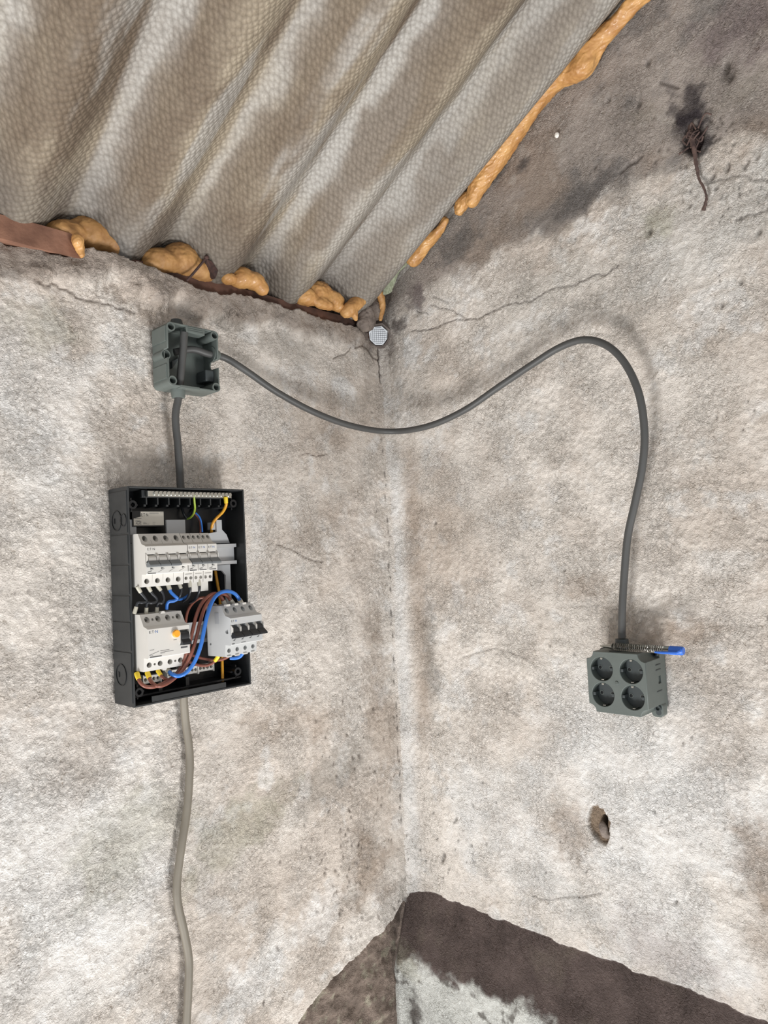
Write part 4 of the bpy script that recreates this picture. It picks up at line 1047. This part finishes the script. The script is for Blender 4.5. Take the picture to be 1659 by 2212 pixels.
# glands
g = MB(); g.tube([(.030, -.030, .002), (.030, -.030, -.009), (.030, -.030, -.014), (.030, -.030, -.0145)], [.0122, .0118, .0110, .0085], 20); g.build('cable_gland', 'grey_box', jb)
g = MB(); g.tube([(JW - .003, -.034, .070), (JW + .006, -.034, .070), (JW + .011, -.034, .069)], [.0115, .0105, .0085], 20); g.build('cable_gland', 'grey_box', jb)
g = MB(); g.pipe((JW - .004, -.034, .070), (JW + .001, -.034, .070), .0135, .006, 20); g.build('gland_flange', 'grey_box', jb)
g = MB(); g.tube([(.036, -.022, JH - .002), (.036, -.022, JH + .011), (.036, -.022, JH + .016)], [.0115, .0105, .009], 20); g.build('cable_gland', 'grey_dark', jb)

def cable(name, material, label, pts, r):
    c = np.array(pts[0]); o = MB().tube(spline(pts, 10), r, 16).build(name, material, off=c, angle=60); o.location = c
    return tag(o, label, 'cable')
# cable stubs crossing inside the box belong to the cables that enter it
V3 = np.array
gx, gz = JX0 + .030, JZ0 - .010
cable('power_cable', 'cable', 'short dark grey cable between junction box and fuse board',
      [V3((JX0 + .036, -.046, JZ1 - .012)), V3((JX0 + .034, -.045, JZ0 + .07)), V3((JX0 + .031, -.040, JZ0 + .030)), V3((gx, -.032, gz)), Lp(379, 900, .028), Lp(384, 960, .024), Lp(388, 1015, .022), Lp(390, 1050, .024), Lp(391, 1070, .026)], .0064)
cable('power_cable', 'cable', 'long dark grey cable swinging across the corner to the socket block',
      [V3((JX0 + .030, -.022, JZ0 + .066)), V3((JX0 + .060, -.030, JZ0 + .074)), V3((JX1 - .010, -.034, JZ0 + .070)), Lp(486, 773, .036), Lp(530, 800, .044), Lp(600, 848, .050), Lp(680, 891, .056), Lp(760, 920, .064), Dp(840, 932, .150), Rp(920, 922, .064), Rp(1000, 888, .058), Rp(1080, 834, .052),
       Rp(1150, 787, .050), Rp(1210, 750, .048), Rp(1262, 734, .048), Rp(1310, 746, .048), Rp(1350, 785, .048), Rp(1380, 850, .048), Rp(1392, 930, .046), Rp(1388, 1005, .044), Rp(1372, 1085, .042), Rp(1356, 1160, .040), Rp(1348, 1250, .038), Rp(1344, 1320, .038), Rp(1343, 1378, .038)], .0062)
cable('power_cable', 'cable_beige', 'dusty beige-grey cable hanging down from the fuse board',
      [Lp(398, 1485, .030), Lp(397, 1510, .026), Lp(401, 1560, .016), Lp(408, 1610, .014), Lp(410, 1660, .014), Lp(404, 1750, .014), Lp(392, 1830, .016), Lp(383, 1900, .016), Lp(384, 1950, .016), Lp(397, 2010, .014), Lp(407, 2065, .014), Lp(408, 2110, .014), Lp(403, 2212, .014), Lp(398, 2300, .014), V3((-.545, -.014, -1.00)), V3((-.552, -.014, -1.25)), V3((-.548, -.014, -1.48))], .0066)

# ---- four-gang socket block on the right wall (local x = -y world)
SU, SZ = 0.5045, -0.2830
sk = thing('socket_block', (0, -SU, SZ), 'grey four-gang socket block hanging on the right wall', 'socket', rz=-pi / 2)
SW, SH, SD = .1010, .0985, .0760
def notch(w, h, c, n=6, inset=0.0):
    """square with concave quarter-round corners"""
    out = []
    for (cx, cz, a0) in ((w, h, pi), (0, h, 3 * pi / 2), (0, 0, 0), (w, 0, pi / 2)):
        seq = [(cx + c * cos(a0 + pi / 2 * k / n), cz + c * sin(a0 + pi / 2 * k / n)) for k in range(n + 1)]
        out += seq[::-1]
    return [(min(max(x, 0), w), min(max(z, 0), h)) for x, z in out]
c_ = .0125
front = MB().prism(notch(SW, SH, c_), 'y', -SD, -.020).build('body', 'grey_box', sk, smooth=False)
cut = MB(); cs = []
for i, px in enumerate(((1301, 1444), (1364.5, 1452), (1301, 1499.5), (1365.5, 1508))):
    p = Rp(*px, SD); cs.append((-p[1] - SU, p[2] - SZ))
ux = [(cs[0][0] + cs[2][0]) / 2, (cs[1][0] + cs[3][0]) / 2]; uz = [(cs[0][1] + cs[1][1]) / 2, (cs[2][1] + cs[3][1]) / 2]
cs = [(ux[0], uz[0]), (ux[1], uz[0]), (ux[0], uz[1]), (ux[1], uz[1])]
SR = .0196
for (x, z) in cs: cut.cyl((x, -SD - .01, z), (x, -SD + .0175, z), SR, SR - .0008, n=40)
cut.box(SW - .003, SW + .01, -.032, -.016, .046, .058)
carve(front, cut, bevel=.0006)
base = MB().prism(rounded(.001, SW - .0005, .002, SH - .001, .006), 'y', -.0215, -.001).build('base', 'grey_box', sk, bevel=.0006, smooth=False)
for (x, z) in ((SW - .008, -.0005), (.010, -.0005)):
    e = MB(); e.prism(rounded(x - .0095, x + .0095, z - .0085, z + .014, .006), 'y', -.026, -.010); e.build('fixing_ear', 'grey_box', sk, bevel=.0005, smooth=False)
    MB().cyl((x + .002, -.0262, z - .001), (x + .002, -.022, z - .001), .0045, n=16).build('ear_screw', 'grey_dark', sk)
for (x, z) in ((c_ * .45, SH - c_ * .45), (SW - c_ * .45, SH - c_ * .45), (c_ * .45, c_ * .45), (SW - c_ * .45, c_ * .45)):
    s = MB().pipe((x, -.020, z), (x, -.030, z), .0050, .0030, 14); s.build('lid_screw', 'grey_dark', sk)
for zz in (.034, .068, .076): MB().box(SW - .0002, SW + .0008, -.040, -.022, zz, zz + .0012).build('side_rib', 'grey_dark', sk, smooth=False)
for (x, z) in cs:
    so = thing('socket', (0, 0, 0), None, None); so.parent = sk; so.location = (x, -SD + .0172, z)
    m = MB(); m.cyl((0, .0005, 0), (0, -.0020, 0), SR - .0012, n=36); m.build('socket_floor', 'grey_dark', so)
    for dx in (-.0095, .0095):
        m = MB(); m.cyl((dx, -.0019, 0), (dx, -.0023, 0), .0028, n=16); m.build('pin_hole', 'black_in', so)
        m = MB(); m.pipe((dx, -.0018, 0), (dx, -.0026, 0), .0036, .0028, 16); m.build('pin_collar', 'grey_box', so)
    for dz in (-1, 1):
        m = MB(); m.box(-.0022, .0022, -.0150, -.0018, dz * (SR - .0022) - .0007, dz * (SR - .0022) + .0007); m.box(-.0018, .0018, -.0160, -.0140, dz * (SR - .0036) - .0007, dz * (SR - .0022) + .0007); m.build('earth_clip', 'metal', so, smooth=False)
    for dx in (-1, 1):
        m = MB(); m.box(dx * (SR - .0034) - .0022, dx * (SR - .0034) + .0022, -.0160, -.0018, -.0024, .0024); m.build('key_block', 'grey_dark', so, bevel=.0005, smooth=False)
m = MB(); xc, zc2 = sum(c[0] for c in cs) / 4, sum(c[1] for c in cs) / 4
m.cyl((xc, -SD + .0005, zc2), (xc, -SD - .0014, zc2), .0034, .0028, n=18); m.box(xc - .0022, xc + .0022, -SD - .0018, -SD - .0012, zc2 - .0004, zc2 + .0004); m.build('centre_screw', 'grey_box', sk)
# gland and top opening
pg = Rp(1343, 1380, .038)
g = MB(); gx2 = -pg[1] - SU
g.tube([(gx2, -.038, SH - .002), (gx2, -.038, SH + .012), (gx2, -.038, SH + .017), (gx2, -.038, SH + .0175)], [.0115, .0110, .0105, .008], 20); g.build('cable_gland', 'grey_dark', sk)
m = MB().cyl((.045, -SD + .014, SH - .0005), (.045, -SD + .014, SH + .0008), .0100, n=24); m.build('knockout', 'grey_dark', sk)

# ---- clear pen with blue cap lying on top of the socket block
pa, pb = Rp(1296, 1388, .060), Rp(1476, 1392, .060)
zt_ = SZ + SH + .0070
pa = np.array([pa[0], pa[1], zt_]); pb = np.array([pb[0], pb[1], zt_])
ax_ = (pb - pa) / np.linalg.norm(pb - pa); PLN = np.linalg.norm(pb - pa)
pen = thing('clip_pen', tuple(pa), 'clear tube pen with coil inside and blue clip cap on the socket block', 'pen')
A_ = lambda t: ax_ * (t * PLN)
MB().tube([A_(.14), A_(.20), A_(.86), A_(.87)], [.0046, .0062, .0062, .0058], 20).build('barrel', 'clear', pen)
MB().tube([A_(0), A_(.05), A_(.16)], [.0010, .0022, .0046], 14).build('tip', 'metal', pen)
u1 = np.cross(ax_, [0, 0, 1.0]); u1 /= np.linalg.norm(u1); u2 = np.cross(ax_, u1)
coil = [A_(.17 + .60 * k / 420) + (u1 * cos(k * .36) + u2 * sin(k * .36)) * .0040 for k in range(421)]
MB().tube(coil, .0007, 5).build('coil', 'metal', pen)
MB().tube([A_(.20), A_(.84)], .0014, 8).build('inner_rod', 'screw_dark', pen)
MB().tube([A_(.845), A_(.85), A_(.98), A_(1.0)], [.0064, .0070, .0068, .0056], 20).build('cap', 'cap', pen)
f_ = np.array([-1.0, 0, 0])
cl = MB(); q0, q1 = A_(.98) + f_ * .0085, A_(.58) + f_ * .0090
cl.tube([A_(.97) + f_ * .006, A_(.95) + f_ * .0095 - np.array([0, 0, .002]), A_(.80) + f_ * .0100 - np.array([0, 0, .003]), A_(.70) + f_ * .0095 - np.array([0, 0, .003])], [.0024, .0024, .0022, .0015], 8)
cl.build('clip', 'cap', pen)
